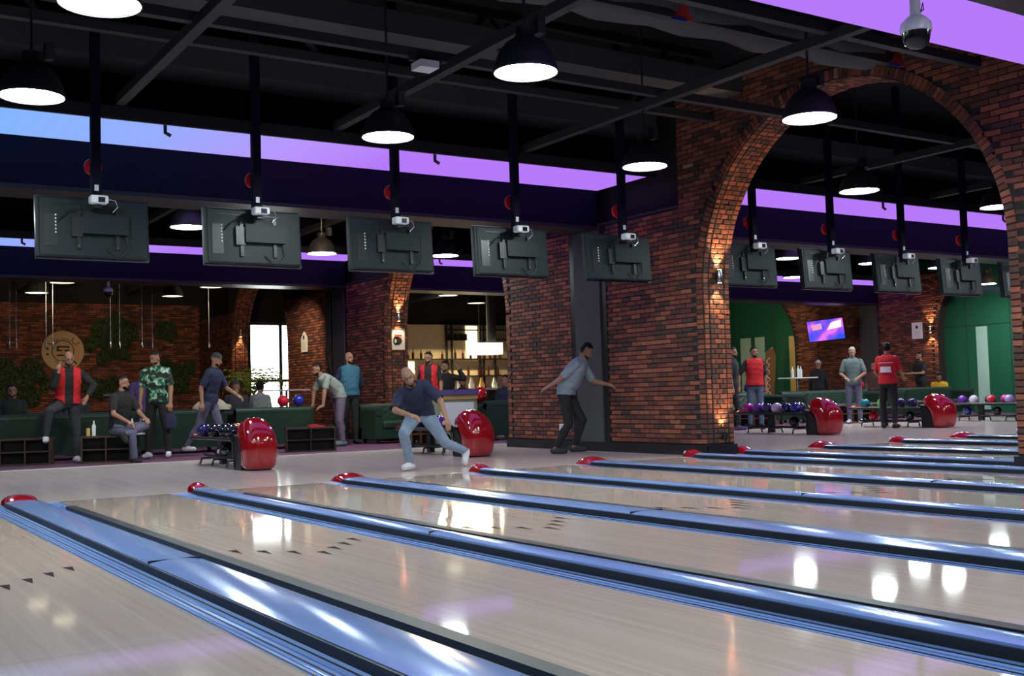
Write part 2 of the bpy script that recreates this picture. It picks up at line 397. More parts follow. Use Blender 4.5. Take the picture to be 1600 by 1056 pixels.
# split: near pier (Y< a1-r1) and the spandrel above the springing
W0=wall_block('wall_pier_pins',[(YN2,0),(a1-r1,0),(a1-r1,ZS)]+[(y,z) for y,z in clip_arc(a1,r1,-1,3.1)][1:]+[(YN2,3.1)],label='brick pier at the pin side of the near arch')
i0=face_items(YN2,a1-r1+.5,.16,3.1,XW0,seed=21)+ring_items(a1,r1,XW0,-1,a0=PI-math.asin((3.1-ZS)/r1),a1=PI)
place_bricks(W0,[(M,k,-p) for M,k,p in i0],300)
MB().box(XW0-.05,XW0+.03,YN2,a1-r1+.02,0,.14).build('baseboard_pins','black_plastic',kind='structure')
# spandrel as quads following the arc (closed prism strip)
def spandrel(name,yc,R,ylo,yhi,zlo_l,zlo_r,ztop,label):
    b=MB(); al=math.asin((zlo_l-ZS)/R); ar=math.asin((zlo_r-ZS)/R); n=36
    pts=[(yc+R*math.cos(t),ZS+R*math.sin(t)) for t in np.linspace(ar,PI-al,n)]
    for (y0,z0),(y1,z1) in zip(pts[:-1],pts[1:]): b.extrude([(y0,z0),(y1,z1),(y1,ztop),(y0,ztop)],'x',XW0,XW1)
    if yhi>pts[0][0]: b.extrude([(pts[0][0],pts[0][1]),(pts[0][0],ztop),(yhi,ztop),(yhi,zlo_r)],'x',XW0,XW1)
    if ylo<pts[-1][0]: b.extrude([(pts[-1][0],pts[-1][1]),(pts[-1][0],ztop),(ylo,ztop),(ylo,zlo_l)],'x',XW0,XW1)
    return b.build(name,'mortar',kind='structure',label=label)
W2=spandrel('wall_arch_near',a1,r1,YN2,a1+r1+.42,3.1,ZB,ZT,'dark brick spandrel over the tall near arch')
i2=face_items(YN2,a1+r1+.42,3.1,ZT,XW0,skip=lambda u,z:(u>a1 and z<ZB) ,seed=31)+ring_items(a1,r1,XW0,0,a0=amx,a1=PI-math.asin((3.1-ZS)/r1))+soffit_items(a1,r1,0,a0=amx,a1=PI-math.asin((3.1-ZS)/r1))
place_bricks(W2,i2,300)
# second arch and pier 2, third arch and pier 3
p2=[(a2+r2,0),(a2+r2,ZS)]+clip_arc(a2,r2,1,ZB)[1:]; p2r=[(a3-r3,0),(a3-r3,ZS)]+clip_arc(a3,r3,-1,ZB)[1:]
W3=wall_block('wall_pier_middle',p2+list(reversed(p2r)),label='brick pier in the lounge with a framed poster on its end')
am2=math.asin((ZB-ZS)/r2)
COL2=(22.95,23.6)
place_bricks(W3, face_items(a2+r2-1.2,COL2[0]-.11,.16,ZB,XW0,seed=41)+face_items(COL2[1]+.12,a3-r3+1.2,.16,ZB,XW0,seed=42)+ring_items(a2,r2,XW0,1,a0=0,a1=am2)+soffit_items(a2,r2,1,a0=0,a1=am2)+ring_items(a3,r3,XW0,-1,a0=PI-math.asin((ZB-ZS)/r3),a1=PI), 300)
c2=MB().box(XW0-.035,XW0+.1,COL2[0],COL2[1],0,3.5).build('trim_column_far','column_grey',kind='structure',label='pale grey column with black cables in the lounge pier')
for y in (COL2[0]-.1,COL2[1]+.02): MB().box(XW0-.012,XW0+.05,y,y+.09,0,3.5).build('edge_strip','black_plastic',c2)
for k in range(4):
    y=COL2[1]+.12+k*.07
    MB().tube([(XW0-.03,y,3.6),(XW0-.03,y,2.2+.1*k),(XW0-.05,y+.05,1.9),(XW0-.03,y-.04,1.5+.1*k)],.016,6).build('cable','black_rubber',c2)
W4=spandrel('wall_arch_second',a2,r2,a2-r2-.3,a2+r2+.3,ZB,ZB,ZT,'dark brick spandrel over the second arch')
place_bricks(W4, soffit_items(a2,r2,0,a0=am2,a1=PI-am2)+ring_items(a2,r2,XW0,0,a0=am2,a1=PI-am2), 0)
W5=spandrel('wall_arch_third',a3,r3,a3-r3-.3,a3+r3+.3,ZB,ZB,ZT,'dark brick spandrel over the third arch')
am3=math.asin((ZB-ZS)/r3)
place_bricks(W5, soffit_items(a3,r3,0,a0=am3,a1=PI-am3)+ring_items(a3,r3,XW0,0,a0=am3,a1=PI-am3), 0)
p3=[(a3+r3,0),(a3+r3,ZS)]+clip_arc(a3,r3,1,ZB)[1:]
W6=wall_block('wall_pier_far',p3+[(YB,ZB),(YB,0)],label='warm lit brick pier at the far end of the lounge')
place_bricks(W6, face_items(a3+r3-1.2,YB,.16,ZB,XW0,seed=51)+ring_items(a3,r3,XW0,1,a0=0,a1=am3)+soffit_items(a3,r3,1,a0=0,a1=am3), 300)
# dark upper walling above the piers
MB().box(XW0+.2,XW1-.1,a1+r1+.42,a2-r2-.3,ZB,ZC).build('wall_upper_near','dark_plaster',kind='structure')
MB().box(XW0+.2,XW1-.1,a2+r2+.3,a3-r3-.3,ZB,ZC).build('wall_upper_middle','dark_plaster',kind='structure')
MB().box(XW0+.2,XW1-.1,a3+r3+.3,YB,ZB,ZC).build('wall_upper_far','dark_plaster',kind='structure')
for k,(y0,y1) in enumerate(((a1+r1+.42,a2-r2-.3),(a2+r2+.3,a3-r3-.3))):
    MB().box(XW0-.02,XW0+.22,y0,y1,ZB,ZB+.03).build('trim_%d'%(k+2),'tube_grey',kind='structure')
# second hall's side wall at X = 28.5 : pier with green-painted glass filling the arches either side
ARCH_SAVE=ARCH
XG=28.5
ARCH=[(18.3,2.45),(28.6,2.2)]
b=[(20.75,0),(20.75,ZS)]+clip_arc(18.3,2.45,1,4.2)[1:]
bl=[(26.4,0),(26.4,ZS)]+clip_arc(28.6,2.2,-1,4.2)[1:]
W7=wall_block('wall_pier_second_hall',b+list(reversed(bl)),XG,XG+.4,label='brick pier in the second hall carrying a lit screen')
am=math.asin((4.2-ZS)/2.45)
place_bricks(W7, face_items(20.75-1.2,22.9,.16,4.2,XG,seed=61)+face_items(23.57,26.4+1.2,.16,4.2,XG,seed=62)+ring_items(18.3,2.45,XG,1,a0=0,a1=am),300)
MB().box(XG-.1,XG+.2,22.92,23.55,0,4.2).build('trim_column_second_hall','column_grey',kind='structure',label='dark grey column in the second hall pier')
ARCH=ARCH_SAVE
gw=MB().box(XG+.3,XG+.34,8,33.6,0,4.6).build('window_2','green_glass',kind='structure',label='green back-painted glass filling the arches of the second hall')
for y in (12.5,16.6,18.6,20.0,27.6,29.6): MB().box(XG+.29,XG+.302,y-.008,y+.008,0,4.6).build('joint','black_plastic',gw)
for z in (2.55,): MB().box(XG+.288,XG+.302,8,33.6,z-.008,z+.008).build('joint','black_plastic',gw)
for y,z in ((28.1,2.2),(28.1,1.8),(17.6,2.9),(17.6,2.5)): MB().sphere((XG+.29,y,z),.03,8,6).build('glass_fixing','steel',gw,smooth=True)
for y,wd,z1,mm in ((29.0,.5,2.7,'frame_pale'),(28.3,.45,2.7,'frame_pale'),(26.75,.32,2.65,'glass_gold'),(19.5,.35,2.5,'frame_pale')):
    MB().box(XG+.27,XG+.301,y-wd/2,y+wd/2,.1,z1).build('pale_panel',mm,gw)
# ------------------------------------------------------------------ bulkheads with LED ceilings on both sides, along X
def bulkhead(y0,x0,x1,tagtxt,lab):
    o=MB().box(x0,x1,y0,y0+.65,3.44,4.02).build('bulkhead','bulkhead',label=lab,kind='structure')
    MB().box(x0,x1,y0-.012,y0+.662,3.40,3.45).build('bottom_flange','dark_steel',o)
    MB().box(x0,x1,y0+.05,y0+.6,4.02,ZC).build('upper_web','ceiling_black',o)
    return o
def led(y0,y1,x0,x1,lab):
    t=MB().box(x0,x1,y0,y1,4.03,4.10).build('ceiling_light_box','ceiling_black',label=lab,cat='ceiling light',group='LED ceiling strips beside the bulkheads')
    MB().box(x0,x1,y0+.02,y1-.02,4.0,4.028).build('diffuser','led_panel',t)
    MB().box(x0,x1,y0-.03,y0+.02,3.96,4.1).build('edge_trim','dark_steel',t)
    n=int((x1-x0)/3.4)
    for k in range(n):
        xk=x0+1.2+k*3.4
        if xk<x1-.3: MB().tube([(xk,y0+.12,4.0),(xk,y0+.12,3.9),(xk+.06,y0+.12,3.87)],.022,8).build('sprinkler','black_plastic',t,smooth=True)
    return t
HALLS=((XL,XW0-.03,'main hall'),(XW1+.03,XR+.3,'second hall'))
for x0,x1,h in HALLS:
    for y,w in ((13.48,'above the lane screens'),(22.85,'deep in the lounge'),(3.68,'over the lanes')):
        bulkhead(y,x0,x1,h,'dark violet bulkhead beam %s in the %s'%(w,h))
        led(y-1.38,y-.0,x0,x1,'violet lit ceiling strip before the bulkhead %s, %s'%(w,h))
        if y<20: led(y+.65,y+(2.25 if y>5 else 2.58),x0,x1,'violet lit ceiling strip behind the bulkhead %s, %s'%(w,h))
# ------------------------------------------------------------------ roof tubes, trusses, ducts
TB={}
def tube_beam(p,q,s=.05,lab='grey steel roof tube',name='roof_tube',m='tube_grey'):
    p=Vector(p);q=Vector(q);d=q-p;L=d.length
    k=('across' if abs(d.x)>1 else 'along','second' if p.x>XW0 else 'main','above the lounge' if p.y>15 else 'above the lanes'); TB[k]=TB.get(k,0)+1
    lab='grey roof tube %s the %s, %s hall, number %s from the left wall'%(k[0],k[2].replace('above the ',''),k[1],('one','two','three','four','five','six','seven','eight','nine','ten')[TB[k]-1])
    lab=lab if k[0]=='along' else lab.replace('from the left wall','from the screens')
    M=Matrix.Translation(p)@d.to_track_quat('Y','Z').to_matrix().to_4x4()
    return MB().box(-s,s,0,L,-s,s,M=M).build(name,m,label=lab,cat='roof beam',group='grey steel tubes under the roof')
for i,x in enumerate((-.1,2.88,5.4,8.1)): tube_beam((x,-2,4.16),(x,12.1,4.16),.05)
for i,y in enumerate((9.33,6.9,2.6)): tube_beam((XL,y,4.22),(XW0-.02,y,4.22),.045)
for x in (13.4,16.6,19.8,23.0): tube_beam((x,3,4.16),(x,12.1,4.16),.05)
for y in (9.33,): tube_beam((XW1+.02,y,4.22),(XR,y,4.22),.045)
for x in (2.4,5.2,8.2,14.2,17.4): tube_beam((x,15.8,4.16),(x,21.4,4.16),.05)
for x in (2.4,5.2,8.2,14.2,17.4): tube_beam((x,25.2,4.16),(x,33.5,4.16),.05)
for k,(y,z) in enumerate(((12.35,4.62),(10.6,4.75))):
    MB().box(XL,XW0,y-.3,y+.3,z,z+.25).build('cable_tray','duct_grey',label='flat grey perforated cable tray under the roof, run %s'%('beside the LED strip' if k==0 else 'over the lamps'),cat='cable tray')
MB().box(XW1,XR,12.05,12.65,4.62,4.87).build('cable_tray','duct_grey',label='flat grey cable tray in the second hall roof',cat='cable tray')
# trusses along X at high level
for n,y in enumerate((8.0,10.9)):
    t=thing('roof_truss','dark open roof truss %s'%('over the lamps' if n==0 else 'near the LED strip'),'truss',(0,y,0))
    MB().box(XL,XW0,-.05,.05,5.35,5.45).build('top_chord','tube_grey',t); MB().box(XL,XW0,-.05,.05,4.5,4.6).build('bottom_chord','tube_grey',t)
    for k in range(12):
        x=-6.5+k*1.4; x2=x+.7*(1 if k%2 else -1)
        MB().tube([(x,0,4.55),(x2,0,5.4)],.04,6).build('strut','tube_grey',t)
dct=MB(); dct.tube([(4.6+ k*.35,8.15+.02*math.sin(k*1.3),4.72+.03*math.sin(k*2.1)) for k in range(17)],.27,14)
d=dct.build('air_duct','duct_grey',smooth=True,label='round flexible grey air duct with red pennants hanging from it',cat='duct')
for x,zz in ((7.06,4.42),(10.2,4.42)):
    pm=MB(); pm.add([(x-.13,7.78,zz),(x+.13,7.78,zz),(x+.06,7.80,zz+.2),(x-.13,7.79,zz),(x+.13,7.79,zz),(x+.06,7.81,zz+.2)],[(0,1,2),(5,4,3),(0,3,4,1),(1,4,5,2),(2,5,3,0)])
    po=pm.build('pennant','pennant_red',d)
    MB().box(x-.14,x+.05,7.775,7.79,zz-.015,zz+.015).build('pennant_border','pennant_blue',po)
# ------------------------------------------------------------------ lanes and dividers
WIDE=[-1.61,1.75,5.11,8.47]; THIN=[0.07,3.42,6.78,10.14]
WIDE2=[12.72,16.08,19.44,22.8,26.16]; THIN2=[11.06,14.40,17.76,21.12,24.48,27.84]
HW,HT=.34,.29
YP=-7.0
def ordn(i): return ('nearest','second from','third from','fourth from','fifth from','sixth from','seventh from','eighth from','ninth from','tenth from','eleventh from')[i]
def lane(x0,x1,lab):
    t=thing('bowling_lane',lab,'lane',((x0+x1)/2,0,0),group='pale wood bowling lanes'); w=(x1-x0)/2
    ys=[YF,7.9,4.3,.7,-3.1,YP]
    for a,b_ in zip(ys[:-1],ys[1:]): MB().box(-w,w,b_+.0015,a-.0015,-.09,0).build('lane_panel','lane_wood',t)
    for s in (-1,1): MB().box(s*w-.004,s*w+.004,YP,10.55,-.088,-.001).build('edge_strip','black_rubber',t)
    for k in range(-3,4):
        x=k*.13; y=6.1+abs(k)*.145
        MB().add([(x-.028,y+.11,.0012),(x+.028,y+.11,.0012),(x,y-.09,.0012)],[(0,1,2)]).build('arrow','arrow_dark',t)
    for k in range(-4,5):
        if k==0: continue
        MB().lathe([(.008,.0006),(.008,.001)],8,cx=k*.115,cy=9.1-.0*abs(k)).build('dot','arrow_dark',t)
    MB().box(-w,w,YF-.006,YF+.006,-.01,.0008).build('foul_line','arrow_dark',t)
    return t
edges=sorted([(x,HW) for x in WIDE]+[(x,HT) for x in THIN])
for i,((xa,ha),(xb,hb)) in enumerate(zip(edges[:-1],edges[1:])): lane(xa+ha,xb-hb,'pale glossy bowling lane with dark arrows, %s the brick arch wall, main hall'%ordn(len(edges)-2-i))
edges2=sorted([(x,HW) for x in WIDE2]+[(x,HT) for x in THIN2])
for i,((xa,ha),(xb,hb)) in enumerate(zip(edges2[:-1],edges2[1:])): lane(xa+ha,xb-hb,'pale glossy bowling lane beyond the arch, %s the arch wall, second hall'%ordn(i))
def divider(xc,wide,lab,grp,right=True,left=True):
    t=thing('lane_divider',lab,'divider',(xc,0,0),group=grp); h=HW if wide else HT; c=.145 if wide else .075
    for s in (-1,1):
        if (s>0 and not right) or (s<0 and not left): continue
        g=MB(); n=10; u0=c+.012; u1=h-.006
        prof=[]
        for k in range(n+1):
            f=k/n; u=u0+(u1-u0)*f; prof.append((s*u,-.012-.012*math.sin(PI*f)+ (.008*max(0,f-.82)/.18)))
        top=prof; bot=[(u,-.085) for u,z in reversed(prof)]
        g.extrude(top+bot,'y',YP,YF-.25)
        gt=g.build('gutter','gutter_metal',t)
        for f in (.14,.30,.46,.62,.80):
            u=u0+(u1-u0)*f; z=-.012-.012*math.sin(PI*f)
            MB().box(s*u-.0028,s*u+.0028,YP,YF-.3,z-.004,z+.0035).build('ridge','black_rubber' if f in(.14,.46,.8) else 'cap_metal',gt)
        # flared start of the gutter at the foul line
        fl=MB(); fl.add([(s*u0,YF-.25,-.013),(s*u1,YF-.25,-.006),(s*u1,YF+.12,.001),(s*(u0-.02),YF+.05,.001),(s*u0,YF-.25,-.08),(s*u1,YF-.25,-.08),(s*u1,YF+.12,-.03),(s*(u0-.02),YF+.05,-.03)],[(0,1,2,3),(7,6,5,4),(0,4,5,1),(1,5,6,2),(2,6,7,3),(3,7,4,0)])
        fl.build('gutter_lip','gutter_metal',t)
        MB().box(s*(c+.004)-.008,s*(c+.004)+.008,YP,YF-.1,-.08,.030).build('side_rail','black_rubber',t)
        if s>0: MB().box(h-.085,h-.004,YP,YF-.75,-.02,.016 if wide else .022).build('bumper_rail','black_rubber',t)
    # capping: low crowned profile
    n=8; zt=.048 if wide else .055
    prof=[(-c+2*c*k/n, zt-.014+(.014)*(1-(2*k/n-1)**2)) for k in range(n+1)]
    cp=MB().extrude(prof+[(c,-.02),(-c,-.02)],'y',YP,YF-.02)
    cap=cp.build('capping','cap_metal',t,smooth=True)
    for y in (6.2,1.9,-2.4): MB().box(-c-.001,c+.001,y-.004,y+.004,-.015,zt+.0006).build('seam','black_rubber',cap)
    # red rounded end cap
    e=MB(); L0=.62 if wide else .5; m=10; rows=[]
    for i in range(m+1):
        f=i/m; y=YF-.10+ (L0*.55)*f; hh=(zt+.010)+.032*math.sin(PI*min(1,f*1.02))*(1 if f<.6 else 1)
        if f>.7: hh*= math.sqrt(max(.02,1-((f-.7)/.3)**2))
        ww=c+.012-(.02*max(0,f-.6)/.4)
        rows.append([(ww*math.cos(a), y, max(.0,hh*math.sin(a)**.7)) for a in np.linspace(0,PI,11)])
    vs=[p for r in rows for p in r]; fs=[(i*11+k,i*11+k+1,(i+1)*11+k+1,(i+1)*11+k) for i in range(m) for k in range(10)]
    fs+=[tuple(range(11)),tuple(m*11+k for k in range(10,-1,-1))]
    ec=e.add(vs,fs).build('end_cap','red_shell',t,smooth=True)
    if not wide:
        MB().lathe([(.034,-.004),(.034,.004)],14,M=Matrix.Translation((0,YF-.10+L0*.55+.004,.04))@Matrix.Rotation(PI/2,4,'X')).build('eye','white_plastic',ec)
    return t
for i,x in enumerate(WIDE): divider(x,True,'wide bluish metal lane divider with broad red cap, %s the arch wall, main hall'%ordn(3-i),'wide lane dividers, main hall')
for i,x in enumerate(THIN): divider(x,False,'narrow bluish lane divider with small red cap, %s the arch wall, main hall'%ordn(3-i),'narrow lane dividers, main hall')
for i,x in enumerate(WIDE2): divider(x,True,'wide bluish lane divider with red cap, %s the arch, second hall'%ordn(i),'wide lane dividers, second hall')
for i,x in enumerate(THIN2): divider(x,False,'narrow bluish lane divider with red cap, %s the arch, second hall'%ordn(i),'narrow lane dividers, second hall')
MB().box(10.43,10.77,YP,YF,-.13,-.005).build('floor_strip','carpet',kind='structure',label='plum strip running between the two halls under the arch')

# ------------------------------------------------------------------ dome lamps
def lamp_proto(lit):
    t=thing('dome_lamp','x','lamp')
    R=.26; prof=[(R,0),(R+.004,.015),(R-.004,.03),(.245,.08),(.215,.16),(.16,.235),(.09,.28),(.075,.30),(.075,.37),(.03,.39)]
    inner=[(r-.006,z-.006) for r,z in reversed(prof[1:7])]
    b=MB(); n=28; ring=prof+[(.001,.39)]
    vs=[];fs=[]
    full=[(.001,.262)]+[(max(.001,r-.007),max(.0,z-.007)) for r,z in reversed(prof[:7])]+prof+[(.001,.39)]
    for r,z in full:
        for k in range(n): vs.append((r*math.cos(2*PI*k/n),r*math.sin(2*PI*k/n),z))
    for i in range(len(full)-1):
        for k in range(n): fs.append((i*n+k,i*n+(k+1)%n,(i+1)*n+(k+1)%n,(i+1)*n+k))
    b.add(vs,fs).build('shade','lamp_shell',t,smooth=True)
    MB().lathe([(.246,.012),(.246,.016)],28).build('diffuser',{'on':'lamp_glow','dim':'lamp_glow_warm'}[lit],t)
    MB().tube([(0,0,0),(0,0,1)],.012,8).build('stem','dark_steel',t,loc=(0,0,.38))
    MB().box(.10,.17,-.05,.05,.33,.47).build('ballast','tube_grey',t)
    return t
LON=lamp_proto('on'); LDIM=lamp_proto('dim'); used={'on':0,'dim':0}
def lamp(kind,loc,lab,grp):
    src=LON if kind=='on' else LDIM
    o=src if not used[kind] else copy_tree(src); used[kind]=1
    o.location=loc; o['label']=lab; o['group']=grp
    for ch in o.children:
        if ch.name.startswith('stem'): ch.scale.z=ZC-loc[2]-.38+.004
for x in (-1.7,1.60,4.85,8.1):
    for y in (7.2,9.65): lamp('on',(x,y,3.45),'dark dome lamp with white light, %s the arch wall, row %s'%(ordn([8.1,4.85,1.6,-1.7].index(x)),'by the screens' if y>9 else 'over mid lane'),'lamps over the main lanes')
for x in (1.6,4.85,8.1):
    lamp('on',(x,1.9,3.45),'dark dome lamp with white light, %s the arch wall, row toward the pins'%ordn([8.1,4.85,1.6].index(x)),'lamps over the main lanes')
for x in (11.75,14.8,18.0,21.4):
    for y in (9.65,): lamp('on',(x,y,3.45),'dark dome lamp with white light, %s the arch wall, second hall lanes'%ordn([11.75,14.8,18.0,21.4].index(x)),'lamps over the second hall lanes')
for x,y in ((1.5,16.05),(4.78,16.05),(7.75,18.1),(9.95,17.6)): lamp('on',(x,y,3.47),'white lit dome lamp behind the main screens, %s the arch wall'%ordn([9.95,7.75,4.78,1.5].index(x)),'lamps behind the main screens')
for x,y in ((17.2,16.0),(19.75,16.0),(22.15,16.0),(23.3,17.8),(20.3,18.75),(27.2,18.2)): lamp('on',(x,y,3.55),'white lit dome lamp behind the second hall screens, %s the arch wall'%ordn([17.2,19.75,20.3,22.15,23.3,27.2].index(x)),'lamps behind the second hall screens')
for x,y in ((4.54,26.9),(4.65,24.55),(7.61,26.9),(7.82,24.55)): lamp('dim',(x,y,3.5),'dome lamp with a faint warm glow over the lounge, %s'%{(4.54,26.9):'before the emblem',(4.65,24.55):'bulkhead side near emblem',(7.61,26.9):'before the moss patch',(7.82,24.55):'bulkhead side near far pier'}[(x,y)],'dim lamps over the lounge')
for x,y in ((14.12,24.85),(16.08,26.7)): lamp('dim',(x,y,3.5),'dome lamp with a faint warm glow before the bar','dim lamps before the bar')
lamp('dim',(24.0,23.6,3.45),'dome lamp with a faint warm glow before the green glass','dim lamp before the green glass')

# ------------------------------------------------------------------ lane screens on ceiling poles (seen from behind)
def screen_proto():
    t=thing('lane_screen','x','screen')
    T=Matrix.Rotation(math.radians(-4),4,'X')
    b=MB().box(-.545,.545,.03,.075,-.315,.315,M=T)
    body=b.build('bezel','screen_dark',t)
    bb=MB().box(-.53,.53,-.02,.035,-.30,.30,M=T); bk=bb.build('back_cover','screen_back',t)
    bk.modifiers.new('bevel','BEVEL').width=.018
    MB().box(-.545,-.50,-.012,.03,-.30,.30,M=T).build('side_rim','screen_back',t)
    MB().box(-.12,.32,-.085,-.02,-.07,.13,M=T).build('power_box','screen_back',t)
    MB().box(-.22,-.12,-.06,-.02,-.10,.10,M=T).build('mount_plate','black_plastic',t)
    for x in (-.15,.22): MB().box(x-.018,x+.018,-.045,-.02,-.22,.20,M=T).build('mount_rail','black_plastic',t)
    MB().box(-.47,-.35,-.028,-.018,-.2,.12,M=T).build('input_panel','screen_dark',t)
    for k in range(6): MB().box(-.372,-.36,-.034,-.026,-.07+.035*k,-.055+.035*k,M=T).build('socket','white_plastic',t)
    MB().box(.36,.366,-.026,-.018,-.18,.12,M=T).build('vent_line','black_plastic',t)
    MB().box(-.40,.28,-.026,-.018,.228,.236,M=T).build('vent_line','black_plastic',t)
    for x in (-.15,.22): MB().sphere((x,-.05,-.19),.011,8,6).build('bolt','steel',t)
    MB().tube([(-.35,-.03,.05),(-.25,-.06,.16),(-.12,-.05,.19)],.006,6).build('cable','black_rubber',t)
    MB().tube([(.1,-.05,-.2),(.22,-.06,-.31),(.33,-.06,-.2),(.30,-.05,-.06)],.006,6).build('cable','black_rubber',t)
    # pole, bracket box and red reel
    p=MB().box(-.045,.045,-.13,-.05,.26,3.0).build('pole','bulkhead',t)
    MB().box(-.02,.02,-.134,-.129,.36,.42).build('sticker','white_plastic',p)
    MB().box(-.03,.03,-.2,-.05,.18,.27).build('bracket','black_plastic',t)
    sb=MB().box(-.085,.085,-.27,-.15,.215,.295).build('sensor_box','white_plastic',t)
    sb.modifiers.new('bevel','BEVEL').width=.012
    MB().box(-.015,.05,-.275,-.268,.225,.275).build('lens_window','black_gloss',sb)
    MB().tube([(.08,-.2,.27),(.16,-.2,.26),(.19,-.18,.2),(.15,-.15,.15)],.006,6).build('cable','steel',t)
    MB().lathe([(.085,-.02),(.09,0),(.085,.02)],18,M=Matrix.Translation((-.005,.0,.62))@Matrix.Rotation(PI/2,4,'X')).build('red_reel','red_disc',t)
    return t
SP=screen_proto(); first=True
def ordn(i): return ('nearest','second from','third from','fourth from','fifth from','sixth from','seventh from','eighth from','ninth from','tenth from','eleventh from')[i]
for h,xs in (('main hall',[-4.2,-2.53,-.86,.81,2.48,4.14,5.81,7.47,9.16]),('second hall',[11.56,13.2,14.86,16.5,18.2,19.85])):
    for x in xs:
        o=SP if first else copy_tree(SP); first=False
        o.location=(x,11.5,2.675); o['label']='black lane screen on a ceiling pole, %s the brick arch wall, %s'%(ordn(sorted(xs,key=lambda q:abs(q-10.6)).index(x)),h); o['group']='lane screens, %s'%h

# ------------------------------------------------------------------ ball returns, racks and balls
BALLC={'blue':(.01,.02,.25),'purple':(.13,.02,.30),'red':(.5,.01,.02),'white':(.62,.52,.62),'teal':(.0,.16,.17),'orange':(.7,.25,.02),'black':(.01,.01,.014),'magenta':(.45,.02,.25),'green':(.12,.45,.04),'navy':(.015,.012,.09),'lilac':(.35,.22,.5)}
for k,c in BALLC.items(): mat('ball_'+k,c,.07,coat=.6,noise=.35,nscale=9)
def ball(c,loc,lab,grp,r=.108):
    key='ballmesh_'+c
    if key not in SH:
        b=MB().sphere((0,0,0),r,20,14); me=b.mesh('bowling_ball',True); me.materials.append(MATS['ball_'+c]); SH[key]=me
    o=link('bowling_ball',SH[key],None,loc,lab,'ball',grp)
    o.rotation_euler=(random.uniform(0,3),random.uniform(0,3),0); return o
def ball_return(x,y,lab,where,tops,lows):
    t=thing('ball_return',lab,'ball return',(x,y,0),group='red ball return hoods')
    prof=[(0,-.29,.15,.20),(.06,-.31,.13,.215),(.2,-.34,.10,.225),(.34,-.345,.13,.23),(.44,-.325,.25,.225),(.52,-.28,.335,.21),(.60,-.19,.30,.175),(.66,-.08,.22,.125),(.69,.0,.14,.07)]
    n=28; vs=[];fs=[]
    for z,ya,yb,w in prof:
        cy=(ya+yb)/2; hy=(yb-ya)/2
        for k in range(n):
            a=2*PI*k/n; ca,sa=math.cos(a),math.sin(a); e=.72
            vs.append((w*math.copysign(abs(ca)**e,ca), cy+hy*math.copysign(abs(sa)**e,sa), z))
    for i in range(len(prof)-1):
        for k in range(n): fs.append((i*n+k,i*n+(k+1)%n,(i+1)*n+(k+1)%n,(i+1)*n+k))
    fs+=[tuple(range(n-1,-1,-1)),tuple((len(prof)-1)*n+k for k in range(n))]
    hood=MB().add(vs,fs).build('hood','red_shell',t,smooth=True)
    sub=hood.modifiers.new('sub','SUBSURF'); sub.levels=1; sub.render_levels=1
    f=MB(); f.extrude([(.0,0),(.262,0),(.258,.2),(.285,.34),(.335,.43),(.31,.47),(.2,.44),(.06,.3),(.0,.2)],'x',-.207,.207)
    f.build('front_panel','black_plastic',t)
    for s in (-1,1): MB().tube([(s*.21,.255,.02),(s*.225,.25,.2),(s*.228,.28,.34),(s*.22,.33,.43)],.009,6).build('front_trim','dark_steel',t)
    # rack: long oval upper tray and low lower rail
    r=MB(); Y0,Y1=.25,2.15; wv=.24; pts=[(wv,Y0)]+[(wv*math.cos(a),Y1-.1+.16*math.sin(a)) for a in np.linspace(0,PI,12)]+[(-wv,Y0)]
    up=MB().tube([(px,py,.40) for px,py in pts],.024,8).build('tray_rim','black_plastic',t,smooth=True)
    MB().box(-.20,.20,Y0,Y1-.1,.365,.385).build('tray_bed','black_gloss',t)
    MB().tube([(0,Y0,.41),(0,Y1,.41)],.014,8).build('ball_rail','dark_steel',t)
    MB().tube([(px,py,.425) for px,py in pts[3:11]],.02,8).build('bumper','red_shell',t,smooth=True)
    for py in (1.35,): MB().box(-.04,.04,py-.06,py+.06,.02,.37).build('post','dark_steel',t)
    for s in (-1,1): MB().tube([(s*.08,.5,.13),(s*.08,1.9,.13),(s*.08,1.98,.17)],.02,8).build('lower_rail','black_plastic',t,smooth=True)
    for py in (.62,1.25,1.8):
        MB().tube([(-.2,py,.012),(-.17,py,.10),(.17,py,.10),(.2,py,.012)],.016,6).build('foot','black_plastic',t)
    for i,(c,u,v) in enumerate(tops): ball(c,(x+v,y+u,.494),'%s bowling ball on the upper rack %s'%(c,where),'balls on the rack %s'%where)
    for c,u in lows: ball(c,(x,y+u,.232),'%s bowling ball on the lower rail %s'%(c,where),'balls on the rack %s'%where)
L2=.112
ball_return(5.11,14.25,'red ball return hood in hazy window light before the lounge sofas','by the shoe boxes',
  [('navy',1.85,-L2),('black',1.6,L2),('black',1.35,-L2),('orange',1.1,L2),('black',.85,-L2),('blue',.6,L2),('black',.6,-L2)],[('black',1.1)])
ball_return(8.45,14.2,'red ball return hood beside the bent bowler','beside the bowler',
  [('navy',1.5,-L2),('blue',1.25,L2),('black',1.0,-L2),('magenta',.55,L2),('purple',.75,-L2)],[('black',.9)])
ball_return(16.05,14.2,'red ball return hood beyond the arch with a row of mixed balls','just beyond the arch',
  [('magenta',1.85,-L2),('purple',1.58,-L2),('navy',1.33,-L2),('white',1.08,-L2),('navy',.84,-L2),('blue',.6,-L2),('black',1.7,L2),('navy',.7,L2)],[('black',.75)])
ball_return(19.42,14.2,'red ball return hood of the second hall near the red shirted worker','by the red shirted worker',
  [('teal',1.75,-L2),('purple',1.5,L2),('green',1.3,-L2),('navy',.85,-L2),('navy',.55,-L2)],[('red',1.62),('black',.7)])
